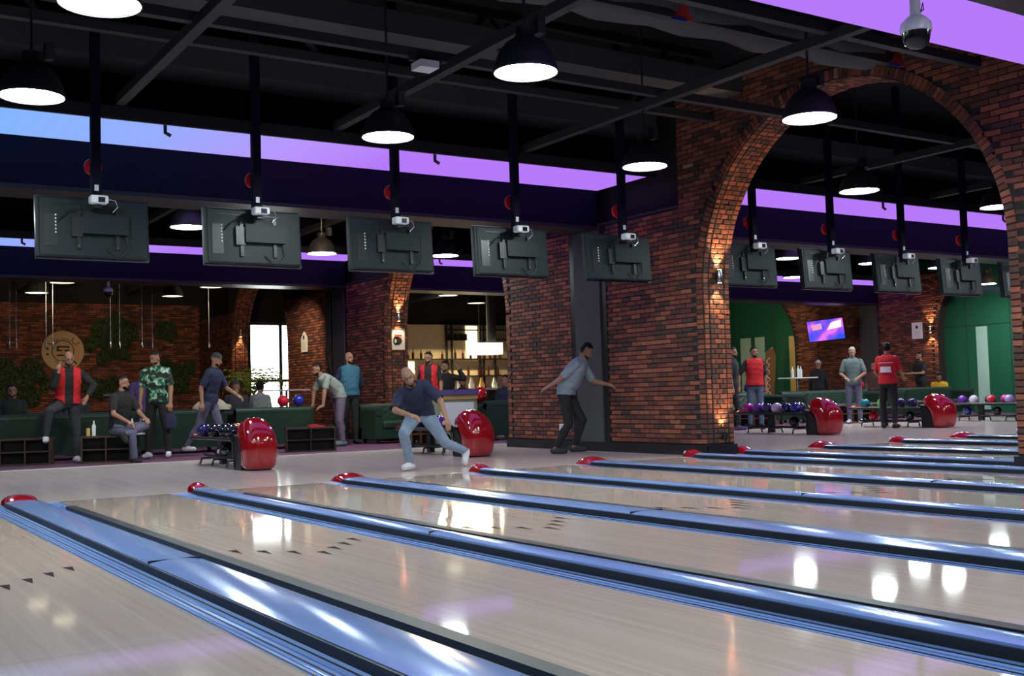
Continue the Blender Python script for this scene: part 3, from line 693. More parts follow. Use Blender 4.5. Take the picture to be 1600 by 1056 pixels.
ball_return(22.8,14.2,'red ball return hood half hidden by the pin side brick pier','beside the brick pier',
  [('purple',1.75,-L2),('white',1.45,-L2),('navy',1.2,L2),('red',1.0,-L2),('magenta',.8,L2),('lilac',.55,-L2)],[('blue',1.7),('black',.95)])
ball_return(12.68,14.2,'red ball return hood hidden behind the grey column pier','behind the pier',[('navy',1.2,-L2),('red',.8,L2)],[])
# ------------------------------------------------------------------ shoe boxes
def shoe_box(x,y,rz,L,lab,m='box_wood'):
    t=thing('shoe_box',lab,'shoe cabinet',(x,y,.004),rz); D=.42; H=.42; th=.025
    MB().box(-L/2,L/2,-D/2,D/2,H-th,H).build('top_panel',m,t); MB().box(-L/2,L/2,-D/2,D/2,0,th).build('bottom_panel',m,t)
    for s in (-1,1): MB().box(s*(L/2-th/2)-th/2,s*(L/2-th/2)+th/2,-D/2,D/2,th,H-th).build('side_panel',m,t)
    MB().box(-L/2+th,L/2-th,.0,.02,th,H-th).build('back_panel','box_dark',t)
    MB().box(-.01,.01,-D/2+.005,0,th,H-th).build('divider',m,t); MB().box(-L/2+th,L/2-th,-D/2+.005,0,H/2-.01,H/2+.01).build('shelf',m,t)
    return t
FC=-math.radians(18)
shoe_box(3.02,18.8,FC,.74,'dark wooden shoe box under the raised foot of the red vest man')
shoe_box(4.13,18.35,FC,.74,'dark wooden shoe box the crossed leg man sits on')
shoe_box(7.55,18.3,FC,.85,'dark wooden shoe box with a folded cloth on it')
shoe_box(9.72,18.45,0,.42,'wooden box standing at the arm of the tufted sofa','gold_wood')
shoe_box(18.2,18.2,-.6,.95,'brown wooden shoe box behind the rack beyond the arch','gold_wood')
shoe_box(21.5,18.2,-.6,.95,'brown wooden shoe box behind the grey shirted man','gold_wood')
b=MB(); b.box(-.14,.14,-.06,.06,0,.03); b.box(-.12,.02,-.05,.05,.03,.05); c=b.build('folded_cloth','pennant_red',None,loc=(7.62,18.2,.424),label='small pink folded cloth on the shoe box',cat='cloth')
# ------------------------------------------------------------------ sofas
def sofa(x,y,rz,L,lab,H=.78,D=.85):
    t=thing('tufted_sofa',lab,'sofa',(x,y,.004),rz,group='green tufted sofas')
    MB().box(-L/2,L/2,-D/2+.05,D/2-.05,.1,.3).build('base','green_velvet',t)
    for s in (-1,1):
        for yy in (-D/2+.12,D/2-.12): MB().lathe([(.03,0),(.04,.1)],8,cx=s*(L/2-.12),cy=yy).build('leg','box_dark',t)
    n=max(1,round(L/.75)); cw=(L-.36)/n
    for k in range(n):
        s_=MB().box(-L/2+.18+k*cw+.005,-L/2+.18+(k+1)*cw-.005,-D/2+.02,D/2-.25,.28,.44).build('seat_cushion','green_velvet',t,smooth=False); s_.modifiers.new('b','BEVEL').width=.04
    # tufted back (front face) and rolled top
    nx=int(L/.055); nz=11; vs=[]; fs=[]
    for j in range(nz+1):
        for i in range(nx+1):
            u=i/nx; v=j/nz; ph=(u*L/.22); q=v*2.6
            dep=.032*(abs(math.sin(PI*(ph+q)))*abs(math.sin(PI*(ph-q))))**.5
            vs.append((-L/2+u*L, D/2-.23-dep+.06*v, .40+v*(H-.46)))
    for j in range(nz):
        for i in range(nx): fs.append((j*(nx+1)+i,j*(nx+1)+i+1,(j+1)*(nx+1)+i+1,(j+1)*(nx+1)+i))
    MB().add(vs,fs).build('tufted_back','green_velvet',t,smooth=True)
    MB().extrude([(D/2-.24,.3),(D/2-.16,H-.06),(D/2-.02,H-.04),(D/2-.02,.1),(D/2-.2,.1)],'x',-L/2,L/2).build('back_frame','green_velvet',t)
    MB().tube([(-L/2,D/2-.1,H-.075),(L/2,D/2-.1,H-.075)],.085,14).build('top_roll','green_velvet',t,smooth=True)
    for s in (-1,1):
        a=MB(); a.box(s*(L/2-.09)-.08,s*(L/2-.09)+.08,-D/2+.02,D/2-.1,.1,H-.16); ao=a.build('arm','green_velvet',t)
        MB().tube([(s*(L/2-.09),-D/2,H-.15),(s*(L/2-.09),D/2-.1,H-.13)],.085,14).build('arm_roll','green_velvet',ao,smooth=True)
    return t
PIr=PI
sofa(3.2,19.95,PIr,3.4,'dark green tufted sofa seen from behind, under the round wall emblem')
sofa(5.8,20.3,PIr,1.6,'dark green tufted sofa seen from behind, beside the walking man')
sofa(7.45,20.1,PIr,1.5,'green tufted sofa the bending man leans his hands on')
sofa(10.1,20.05,0,1.3,'green tufted sofa facing the lanes before the brick pier')
sofa(15.2,18.9,0,1.6,'dark green tufted sofa beside the big arch jamb, second hall')
sofa(18.6,19.3,0,2.9,'dark green tufted sofa behind the red vest man\'s rack')
sofa(22.2,19.3,0,3.2,'dark green tufted sofa behind the grey shirted man')
sofa(25.9,19.3,0,3.0,'dark green tufted sofa before the green glass')
sofa(11.95,18.95,PI,1.2,'dark green sofa beyond the second arch beside the counter')
sofa(4.5,24.5,0,3.0,'dark green tufted sofa at the back of the lounge')
# ------------------------------------------------------------------ lounge wall: emblem, moss patches, hanging bulbs, palm
t=thing('wall_emblem','round tan wall emblem with a square black S monogram','sign',(6.38,YB-.03,2.5))
RX=Matrix.Rotation(PI/2,4,'X')
MB().lathe([(.575,-.02),(.58,0),(.575,.02)],48,M=RX).build('disc','logo_tan',t,smooth=True)
def ringm(r0,r1,a0,a1,cx,cz,n=40):
    b=MB(); vs=[]
    for k in range(n+1):
        a=a0+(a1-a0)*k/n
        for r in (r0,r1):
            for y in (-.034,-.016): vs.append((cx+r*math.cos(a),y,cz+r*math.sin(a)))
    fs=[]
    for k in range(n):
        o=4*k; fs+=[(o,o+4,o+6,o+2),(o+1,o+3,o+7,o+5),(o,o+1,o+5,o+4),(o+2,o+6,o+7,o+3)]
    fs+=[(0,2,3,1),(4*n,4*n+1,4*n+3,4*n+2)]
    return b.add(vs,fs)
ringm(.285,.305,0,2*PI,0,0).build('ring','logo_black',t)
mono=MB()
for x0,x1,z0,z1 in ((-.17,.17,.10,.145),(-.17,-.115,.0,.10),(-.17,-.04,-.005,.04),(.03,.17,-.005,.04),(.115,.17,-.1,.0),(-.17,.17,-.145,-.1),(.12,.17,.08,.1)): mono.box(x0,x1,-.034,-.018,z0,z1)
mono.build('monogram','logo_black',t)
o=MB(); o.box(-.04,.04,-.036,-.018,-.075,.075); o.build('monogram_bar','logo_orange',t)
MB().lathe([(.045,-.034),(.045,-.018)],14,M=Matrix.Translation((0,0,.2))@RX@Matrix.Translation((0,0,0))).build('dot','logo_orange',t)
for k in range(4): MB().lathe([(.035,.018),(.035,.036)],12,M=Matrix.Translation((.40+.02*math.sin(k),0,.13-k*.115))@RX).build('dot','logo_orange',t)
for k in range(2): MB().lathe([(.035,.018),(.035,.036)],12,M=Matrix.Translation((-.42,0,.06-k*.15))@RX).build('dot','logo_black',t)
ringm(.09,.11,PI*.65,PI*1.9,.35,.30,20).build('horn','logo_black',t); ringm(.09,.11,PI*1.1,PI*2.35,-.35,.30,20).build('horn','logo_black',t)
mb=MB(); Mh=Matrix.Rotation(math.radians(45),4,'Y'); mb.box(.31,.52,-.034,-.018,-.02,.02,M=Mh); mb.build('handle','logo_black',t)
for body,rad,sgn in (('BAR HUSTLE',.345,1),('EST. 2012',.36,-1)):
    for i,ch in enumerate(body):
        if ch==' ': continue
        a=(PI/2-(i-(len(body)-1)/2)*.13) if sgn>0 else (-PI/2+(i-(len(body)-1)/2)*.15)
        me=text_mesh(ch,.085,.004); me.materials.append(MATS['logo_black']); lo=link('letter',me,t)
        lo.matrix_local=Matrix.Translation((rad*math.cos(a),-.026,rad*math.sin(a)))@Matrix.Rotation(-(a-PI/2) if sgn>0 else -(a+PI/2),4,'Y')@Matrix.Rotation(PI/2,4,'X')
def moss(x0,x1,z0,z1,n,lab,seed):
    rnd=np.random.RandomState(seed); b=MB(); cx,cz=(x0+x1)/2,(z0+z1)/2; k=0
    while k<n:
        x,z=rnd.uniform(x0,x1),rnd.uniform(z0,z1); q=((x-cx)/(x1-x0)*2)**2+((z-cz)/(z1-z0)*2)**2
        if q>.8+.5*math.sin(x*7)*math.cos(z*6): continue
        s=rnd.uniform(.03,.07); a,e=rnd.uniform(0,6.3),rnd.uniform(-.8,.8); M=Matrix.Translation((x,YB-.07-rnd.uniform(0,.10),z))@Euler((e,a,rnd.uniform(-.9,.9))).to_matrix().to_4x4()
        b.add([M@Vector(v) for v in ((-s,0,0),(0,-.01,-s*.5),(s,0,0),(0,-.015,s*.6))],[(0,1,2,3)]); k+=1
    o=b.build('moss_panel','leaf_dark',label=lab,cat='plants',kind='stuff')
moss(7.0,8.5,2.1,3.6,2600,'dark green moss patch on the brick wall right of the emblem',1)
moss(8.9,9.8,2.8,3.4,900,'small dark moss patch high on the lounge wall',2)
moss(4.3,6.0,.9,2.4,2200,'dark green moss patch low on the wall under the emblem',3)
moss(6.9,7.9,1.1,1.8,900,'low dark moss patch behind the seated crossed leg man',4)
moss(9.0,10.2,1.1,2.3,1400,'dark moss patch beside the far brick pier',5)
moss(3.0,4.4,2.7,3.6,1000,'dark moss patch at the far left of the lounge wall',6)
for i,x in enumerate((3.84,3.97,4.58,4.72,5.95,6.15,6.65,6.88,8.21)):
    h=thing('hanging_bulb','slim metal tube bulb hanging on a thin wire over the lounge','pendant',(x,26,2.19),group='hanging tube bulbs in the lounge')
    MB().lathe([(.018,0),(.022,.02),(.022,.15),(.008,.17)],10).build('bulb_tube','steel',h,smooth=True)
    MB().tube([(0,0,.16),(0,0,ZC-2.19)],.006,5).build('wire','steel',h)
pl=thing('potted_palm','light green potted palm standing before the bright window','plant',(10.0,28.0,.004))
MB().lathe([(.16,0),(.2,.3),(.22,.34),(.19,.34)],16).build('pot','pot',pl,smooth=True)
MB().tube([(0,0,.3),(.02,.01,.8),(0,0,1.1)],[.05,.04,.03],8).build('trunk','trunk',pl,smooth=True)
for k in range(18):
    a=2*PI*k/18+.2*(k%3); L=.75+.25*((k*7)%5)/4; up=.9+.35*((k*5)%4)/3; b=MB(); pts=[]
    for j in range(9):
        f=j/8; pts.append(Vector((math.cos(a)*L*f, math.sin(a)*L*f, 1.05+up*.75*math.sin(f*1.9)-.45*f*f)))
    b.tube(pts,[.010*(1-.8*j/8) for j in range(9)],5)
    for j in range(1,9):
        for s in (-1,1):
            d=Vector((-math.sin(a)*s,math.cos(a)*s,-.25)).normalized(); f=(pts[j]-pts[j-1]).normalized(); le=.26*(1-.05*j); p=pts[j]
            b.add([p,p+d*le*.5+f*.10+Vector((0,0,.012)),p+d*le+f*.14-Vector((0,0,.05)),p+d*le*.45+f*.05],[(0,1,2,3)])
    b.build('frond','leaf_palm',pl)
# ------------------------------------------------------------------ sconces (up-and-down cylinders on the reveals)
def sconce(x,y,z,face,lab,power=16):
    t=thing('wall_sconce',lab,'wall lamp',(x,y,z),group='up-and-down wall sconces'); dx,dy=face
    MB().lathe([(.035,-.09),(.038,-.085),(.038,.085),(.035,.09)],16,cx=dx*.07,cy=dy*.07).build('cylinder','steel',t,smooth=True)
    MB().box(min(0,dx*.05)-.02,max(0,dx*.05)+.02,min(0,dy*.05)-.02,max(0,dy*.05)+.02,-.04,.04).build('wall_plate','black_plastic',t)
    for s in (-1,1):
        MB().lathe([(.028,s*.091),(.028,s*.093)],12,cx=dx*.07,cy=dy*.07).build('glow','sconce_glow',t)
        l=bpy.data.lights.new('sconce_beam','SPOT'); l.energy=power; l.color=(1,.62,.28); l.spot_size=math.radians(75); l.spot_blend=.5; l.shadow_soft_size=.02
        lo=bpy.data.objects.new('sconce_beam',l); COL.objects.link(lo); lo.parent=t; lo.location=(dx*.07,dy*.07,s*.1); lo.rotation_euler=(0,0,0) if s<0 else (PI,0,0)
    return t
sconce(10.6,a1+r1-.012,2.44,(0,-1),'steel wall sconce lighting the near arch reveal',60)
sconce(10.6,a2+r2-.012,2.6,(0,-1),'steel wall sconce above the framed poster',50)
sconce(10.6,a3+r3-.012,2.85,(0,-1),'steel wall sconce on the far lounge pier',55)
sconce(XG-.015,20.95,2.5,(-1,0),'steel wall sconce beside the green glass arch',60)
u=thing('floor_spot','small black uplight at the foot of the near arch reveal','wall lamp',(10.6,a1+r1-.02,.2))
MB().lathe([(.03,0),(.045,.05),(.045,.09)],12,cx=0,cy=-.06).build('can','black_plastic',u,smooth=True); MB().box(-.02,.02,-.06,.01,.02,.05).build('bracket','black_plastic',u)
l=bpy.data.lights.new('uplight','SPOT'); l.energy=45; l.color=(1,.66,.32); l.spot_size=math.radians(70); l.spot_blend=.6; l.shadow_soft_size=.02
lo=bpy.data.objects.new('uplight',l); COL.objects.link(lo); lo.parent=u; lo.location=(0,-.06,.1); lo.rotation_euler=(PI,0,0)
# ------------------------------------------------------------------ posters, signs, sockets
def sign_y(x0,x1,z0,z1,y,lab,name,parts):
    t=thing(name,lab,'poster',((x0+x1)/2,y,(z0+z1)/2)); w,h=(x1-x0)/2,(z1-z0)/2
    MB().box(-w,w,-.012,.012,-h,h).build('backing','poster_grey',t)
    for s in (-1,1): MB().box(s*w-.008,s*w+.008,-.018,.0,-h,h).build('frame_side','gold_wood',t); MB().box(-w,w,-.018,0,s*h-.008,s*h+.008).build('frame_rail','gold_wood',t)
    return t
ps=sign_y(10.44,10.76,1.9,2.35,a2+r2-.028,'framed poster with a black and red engine drawing under a sconce','framed_poster',None)
pm=MB()
for k in range(10): 
    a=k*.63; pm.box(-.05+.04*math.cos(a)-.03,-.05+.09*math.cos(a)+.05,-.0145,-.012,-.03+.07*math.sin(a)-.02,-.03+.07*math.sin(a)+.02)
pm.build('drawing','logo_black',ps); MB().box(-.08,.08,-.0145,-.012,.06,.10).build('red_patch','pennant_red',ps)
def sign_x(X,y,z,w,h,lab,arch=True):
    t=thing('wall_notice',lab,'sign',(X,y,z))
    if arch: MB().extrude([(-w/2,-h/2),(w/2,-h/2),(w/2,h*.2),(0,h/2),(-w/2,h*.2)],'x',-.03,0).build('plate','paper_white',t)
    else: MB().box(-.03,0,-w/2,w/2,-h/2,h/2).build('plate','paper_white',t)
    MB().box(-.033,-.03,-.04,.04,h*.12,h*.3).build('pictogram','logo_black',t)
    for k in range(4): MB().box(-.032,-.03,-w*.3,w*.3,-h*.35+k*h*.09,-h*.35+k*h*.09+.012).build('text_line','poster_grey',t)
sign_x(XW0-.015,25.3,2.32,.34,.5,'tall white notice with a pointed top on the lounge brick pier')
sign_x(XG-.015,21.45,2.5,.36,.5,'white rectangular notice on the second hall brick pier',False)
for k in range(2):
    s=thing('wall_socket','white wall socket low on the near brick pier','socket',(XW0-.014,14.42+k*.17,.35),group='pair of wall sockets')
    MB().box(-.02,0,-.06,.06,-.06,.06).build('plate','white_plastic',s); MB().lathe([(.035,0),(.035,.006)],12,M=Matrix.Translation((-.026,0,0))@Matrix.Rotation(PI/2,4,'Y')).build('insert','poster_grey',s)
# ------------------------------------------------------------------ dome cameras, access point
def ptz(x,y,z,lab,stem):
    t=thing('dome_camera',lab,'camera',(x,y,z))
    MB().lathe([(.088,-.005),(.09,.0),(.088,.05),(.05,.09),(.032,.10),(.03,.14),(.03,stem)],20).build('housing','ptz_white',t,smooth=True)
    MB().lathe([(.005,-.105),(.045,-.095),(.07,-.07),(.08,-.03),(.083,0)],20).build('dome','black_gloss',t,smooth=True)
    MB().tube([(.03,0,.12),(.08,0,.15),(.075,0,.19),(.04,0,.10)],.004,5).build('cable','black_rubber',t)
ptz(5.56,4.10,2.98,'white and black dome camera hanging under the bulkhead over the lanes',.43)
ptz(5.25,23.1,3.2,'small dome camera hanging under the lounge bulkhead',.21)
ap=thing('access_point','flat white box fixed under a roof tube','box',(5.08,9.28,4.10))
MB().box(-.1,.1,-.1,.1,-.04,.03).build('body','white_plastic',ap); MB().box(-.17,.17,-.03,.03,.03,.08).build('bracket','tube_grey',ap)
# ------------------------------------------------------------------ bar behind the second arch
def bx(x): return 17.58+(x-640)*.0259
def bz(y): return 2.2-(y-561)*.02245
MB().box(16.6,22.2,YB-.06,YB-.02,0,3.40).build('wall_bar','cream_wall',kind='structure',label='cream lit back wall of the bar')
sh=thing('bar_shelf_frame','black metal shelf frame on the cream bar wall','shelf',(0,YB-.2,0))
for x in (692,700,744,750,768): MB().box(bx(x)-.03,bx(x)+.03,-.03,.03,1.1,3.38).build('upright','black_plastic',sh)
for z,x0,x1 in ((2.17,620,800),(3.19,692,800),(2.84,692,722),(2.84,744,800),(1.58,660,800)): MB().box(bx(x0),bx(x1),-.12,.12,z,z+.035).build('shelf_board','black_plastic',sh)
gp=MB().box(bx(725),bx(743),YB-.085,YB-.062,2.22,3.36).build('light_panel','shelf_glow',label='bright warm light panel behind the bar shelves',cat='light panel')
gp2=MB().box(bx(600),bx(645),YB-.085,YB-.062,1.65,2.12).build('light_panel','shelf_glow',label='bright warm light panel under the long bar shelf',cat='light panel')
bs=MB().lathe([(.04,0),(.045,.01),(.045,.17),(.018,.23),(.016,.30),(.02,.31)],10).mesh('bottle',True); bs.materials.append(MATS['bottle_dark'])
for i,x in enumerate((633,641,653,667,685,705,717,729,741,751,760,767,776)): 
    b=link('bottle',bs,None,(bx(x),YB-.2,2.205),'dark liquor bottle standing on the long bar shelf','bottle','bottles on the bar shelf'); b.scale=(1,1,.8+.3*((i*7)%4)/3)
for i,x in enumerate((725,742,747,757,772)): link('bottle',bs,None,(bx(x),YB-.2,1.615),'dark bottle on the lower bar shelf','bottle','bottles on the lower bar shelf')
for x in (698,709,719): 
    b=MB().box(-.1,.1,-.06,.06,0,.2).build('shelf_box','box_dark',None,loc=(bx(x),YB-.2,2.875),label='small dark box on the upper bar shelf',cat='box',group='boxes on the bar shelf')
bc=thing('bar_counter','white topped bar counter before the shelves','counter',(19.0,31.6,.004))
MB().box(-1.6,1.6,-.35,.35,1.08,1.14).build('top','table_white',bc); MB().box(-1.5,1.5,-.25,.3,0,1.08).build('front','box_dark',bc)
for i,(x,mm) in enumerate(((-.75,'bottle_clear'),(-.3,'paper_white'),(.1,'gold_label'),(.6,'bottle_clear'))):
    MB().lathe([(.08,0),(.1,.1),(.05,.25),(.03,.36)],10).build('counter_jar',mm,None,loc=(19.0+x,31.5,1.144),label=['clear jar on the bar counter','white paper stack on the bar counter','amber jar on the bar counter','tall clear jar at the bar counter end'][i],cat='jar',smooth=True)
hd=thing('lampshade_hood','white lit box hood hanging over the bar counter','hood',(18.35,30,2.2))  # hanging lamp: the whole box is a lit lampshade
MB().box(-.48,.48,-.3,.3,0,.36).build('box','hood_glow',hd); MB().box(-.46,.46,-.29,.29,-.012,0).build('glow_panel','hood_glow',hd)
MB().tube([(.25,0,.36),(.25,0,ZC-2.2)],.15,14).build('flue','column_grey',hd,smooth=True); MB().tube([(-.2,0,.36),(-.2,0,ZC-2.2)],.01,6).build('rod','steel',hd)
area('bar_fill',(19.2,32.6,3.3),2.5,260,(1,.78,.42),(math.radians(-35),0,0),'RECTANGLE',.3)  # added area light without a fixture, brightens the cream bar wall
ct=thing('reception_counter','counter with violet top and pale green panelled front','counter',(10.5,18.5,.004))
MB().box(-.46,.46,-.3,.3,.92,1.02).build('top','purple_cloth',ct); MB().box(-.44,.44,-.27,.27,0,.92).build('body','cabinet_green',ct)
MB().box(-.36,.36,-.285,-.268,.25,.78).build('front_panel','white_plastic',ct); MB().box(-.45,.45,-.285,-.268,.84,.9).build('moulding','gold_label',ct)
# ------------------------------------------------------------------ tall tables
def tall_table(x,y,lab,h=1.1,L=.8,items=()):
    t=thing('bar_table',lab,'table',(x,y,.004)); MB().box(-L/2,L/2,-.3,.3,h-.03,h).build('top','table_white',t)
    MB().tube([(0,0,0),(0,0,h-.03)],.03,10).build('post','steel',t); MB().lathe([(.25,0),(.25,.02),(.04,.04)],18).build('foot','steel',t)
    for i,(dx,mm,hh,lb) in enumerate(items): MB().lathe([(.035,0),(.038,.01),(.038,hh*.65),(.014,hh*.85),(.014,hh)],10).build('bottle',mm,None,loc=(x+dx,y,h+.004),smooth=True,label=lb,cat='bottle')
tall_table(5.5,22.4,'white tall table behind the standing green shirt man',1.12,.9)
tall_table(9.35,24.0,'white tall table beside the window and brick pier',1.15,.9)
tall_table(22.75,21.0,'white tall table with water bottles beyond the arch',1.15,.9,[(-.2,'bottle_clear',.3,'left clear water bottle on the tall table beyond the arch'),(.02,'bottle_clear',.32,'middle clear water bottle on the tall table beyond the arch'),(.12,'bottle_clear',.3,'right clear water bottle on the tall table beyond the arch')])
for x,y,z,c,lb in ((8.6,20.3,.95,'red','red ball resting on the green sofa back by the window'),(8.35,20.5,.95,'blue','blue ball resting on the green sofa back by the bending man')): pass
for i,(x,c,y) in enumerate(((18.4,'teal',19.625),(18.9,'red',19.625),(19.5,'blue',19.625),(23.2,'navy',19.625),(23.6,'red',19.625))):
    ball(c,(x,y,.90),'%s ball on the sofa back %s'%(c,['by the table','next to the capped man','beside the grey man','before the black shirt man','near the yellow shirt man'][i]),'balls on the sofa backs')
ball('red',(7.63,19.775,.90),'red ball lying on the green sofa back by the window light','balls on the sofa backs'); ball('blue',(7.94,19.775,.90),'blue ball lying on the green sofa back by the bending man','balls on the sofa backs')
# ------------------------------------------------------------------ tv and feather flag of the second hall
tv=thing('wall_screen','tilted lit screen with a violet and blue picture on the second hall pier','tv',(27.75,24.35,2.7))
Mt=Matrix.Rotation(math.radians(-62),4,'Z')@Matrix.Rotation(math.radians(10),4,'X')@Matrix.Rotation(math.radians(-4),4,'Y')
MB().box(-.6,.6,-.02,.04,-.36,.36,M=Mt).build('casing','black_plastic',tv); MB().box(-.57,.57,-.026,-.02,-.33,.33,M=Mt).build('picture','tv_picture',tv)
MB().add([Mt@Vector(v) for v in ((-.42,-.03,.02),(-.1,-.03,.05),(-.12,-.03,.24),(-.44,-.03,.2))],[(0,1,2,3)]).build('pink_panel','tv_pink',tv)
MB().add([Mt@Vector(v) for v in ((.05,-.031,0),(.5,-.031,.05),(.52,-.031,.28),(.2,-.031,.22))],[(0,1,2,3)]).build('pale_panel','hood_glow',tv)
MB().tube([Mt@Vector((0,.03,0)),Vector((.74,0,0))],.03,8).build('bracket','black_plastic',tv)
ff=thing('feather_flag','tall orange feather flag with white script before the green glass','flag',(28.3,27.4,.004))
MB().tube([(0,.35,0),(0,.35,1.2),(0,.15,2.1),(0,-.2,2.3)],.015,6).build('pole','steel',ff)
fp=[(.33,.2),(.33,1.2),(.15,2.05),(-.18,2.28),(-.32,2.0),(-.25,1.2),(-.1,.3)]
MB().extrude(fp,'x',-.012,.0).build('cloth','gold_wood',ff)
MB().tube([(-.02,.05+.09*math.sin(k*1.9),.5+k*.075) for k in range(20)],.012,5).build('script','white_plastic',ff)

# ------------------------------------------------------------------ unseen warm fill spots, added behind the bulkheads to brighten walls and sofas
def fill_spot(x,y,z,aim,power,lab):
    t=thing('fill_spot',lab,'added spotlight',(x,y,z),group='added warm fill spots behind the bulkheads'); d=(Vector(aim)-Vector((x,y,z))).normalized(); q=d.to_track_quat('-Z','Y'); M=q.to_matrix().to_4x4()
    MB().lathe([(.045,-.10),(.05,-.09),(.05,.06),(.03,.09)],14,M=M).build('can','black_plastic',t,smooth=True); MB().tube([(0,0,0),(0,-.08,.10),(0,-.12,.18)],.012,6).build('arm','black_plastic',t)
    MB().lathe([(.04,-.103),(.04,-.101)],14,M=M).build('lens','sconce_glow',t)
    l=bpy.data.lights.new('fill_beam','SPOT'); l.energy=power; l.color=(1,.78,.5); l.spot_size=math.radians(65); l.spot_blend=.7; l.shadow_soft_size=.04
    lo=bpy.data.objects.new('fill_beam',l); COL.objects.link(lo); lo.parent=t; lo.location=d*.11; lo.rotation_euler=q.to_euler()
for i,x in enumerate((2.5,5.4,8.2)): fill_spot(x,23.62,3.62,(x+.8,33.6,2.0),330,'added warm fill spot aimed at the %s of the far wall'%('left end','emblem','right end')[i])
for i,(x,a) in enumerate(((6.6,(10.4,22.0,1.6)),(8.6,(10.4,25.5,1.8)),(3.6,(5.0,20.0,.6)))): fill_spot(x,15.76 if i!=1 else 23.62,3.9 if i!=1 else 3.62,a,(330,260,200)[i],('added warm fill spot aimed at the poster pier','added warm fill spot aimed at the notice pier','added warm fill spot aimed at the lounge sofas')[i])
for i,(x,a) in enumerate(((23.5,(28.4,24.5,1.8)),(25.2,(28.5,28.3,2.0)),(26.0,(28.5,19.5,2.0)),(21.0,(21.0,20.0,.6)))): fill_spot(x,23.62 if i<2 else 15.76,3.62 if i<2 else 3.9,a,(380,350,320,200)[i],('added warm fill spot aimed at the screen pier, second hall','added warm fill spot aimed at the feather flag','added warm fill spot aimed at the green glass','added warm fill spot aimed at the sofas, second hall')[i])
# ------------------------------------------------------------------ odds and ends of the lounge
st=thing('side_table','low dark side table behind the standing green print shirt man','table',(4.72,19.2,.004))
MB().box(-.3,.3,-.16,.16,.40,.42).build('top','table_white',st)
for sx in (-1,1):
    for sy in (-1,1): MB().tube([(sx*.26,sy*.12,0),(sx*.26,sy*.12,.40)],.012,6).build('leg','dark_steel',st)
for i,(dx,mm) in enumerate(((-.08,'bottle_clear'),(.0,'bottle_clear'),(.14,'ball_lilac'))): MB().lathe([(.03,0),(.034,.01),(.034,.16),(.013,.21),(.013,.25)],10).build('bottle',mm,None,loc=(4.72+dx,19.15,.424),smooth=True,label=('clear water bottle on the low side table','second clear water bottle on the low side table','small lilac bottle on the low side table')[i],cat='bottle')
ball('red',(4.62,18.88,.112),'red ball on the carpet beside the seated crossed leg man','loose ball on the carpet')
MB().lathe([(.03,0),(.03,.12),(.028,.125)],12).build('drink_can','gold_label',None,loc=(3.86,18.42,.428),smooth=True,label='small gold drink can on the shoe box beside the seated man',cat='can')
MB().lathe([(.03,0),(.032,.15),(.012,.2),(.012,.24)],10).build('bottle','bottle_clear',None,loc=(3.95,18.44,.428),smooth=True,label='clear bottle on the shoe box beside the seated man',cat='bottle')
def heap(name,m,loc,rx,ry,rz,lab,seed):
    b=MB().sphere((0,0,0),1,22,14); rnd=random.Random(seed); f=[rnd.uniform(2,6) for _ in range(4)]
    b.v=[(x*rx*(1+.12*math.sin(f[0]*y*2+f[1]*z)),y*ry*(1+.12*math.sin(f[2]*x*2)),max(-.02,z*rz*(1+.25*math.sin(f[3]*x*1.6+f[0]*y)))) for x,y,z in b.v]
    b.build(name,m,None,loc=loc,smooth=True,label=lab,cat='clothing')
# ------------------------------------------------------------------ people
def cloth(name,c,rough=.85,noise=.15): 
    if name not in MATS: mat(name,c,rough,noise=noise,nscale=18,bump=.15,bscale=40)
    return name
for n,c in {'skin':(.31,.165,.11),'skin_dark':(.22,.11,.07),'hair_black':(.008,.006,.005),'hair_grey':(.35,.34,.34),'eye_white':(.38,.34,.32),'lip':(.28,.09,.08)}.items(): mat(n,c,.6,spec=.2,noise=.1,nscale=12)
for n,c in {'c_black':(.010,.010,.012),'c_navy':(.012,.016,.05),'c_red':(.52,.012,.02),'c_teal':(.03,.12,.19),'c_greyblue':(.20,.24,.29),'c_grey':(.22,.25,.24),'c_slate':(.10,.14,.15),'c_jeans':(.10,.14,.22),'c_jeanslight':(.22,.30,.40),'c_trgrey':(.10,.10,.16),'c_charcoal':(.025,.027,.033),'c_mauve':(.12,.09,.14),'c_white':(.7,.7,.7),'c_shoewhite':(.6,.58,.62),'c_yellow':(.55,.33,.02),'c_brown':(.12,.06,.05),'c_purple':(.10,.06,.2),'c_dkgreen':(.01,.02,.018),'c_beige':(.4,.34,.27),'c_cap':(.55,.54,.6)}.items(): cloth(n,c)
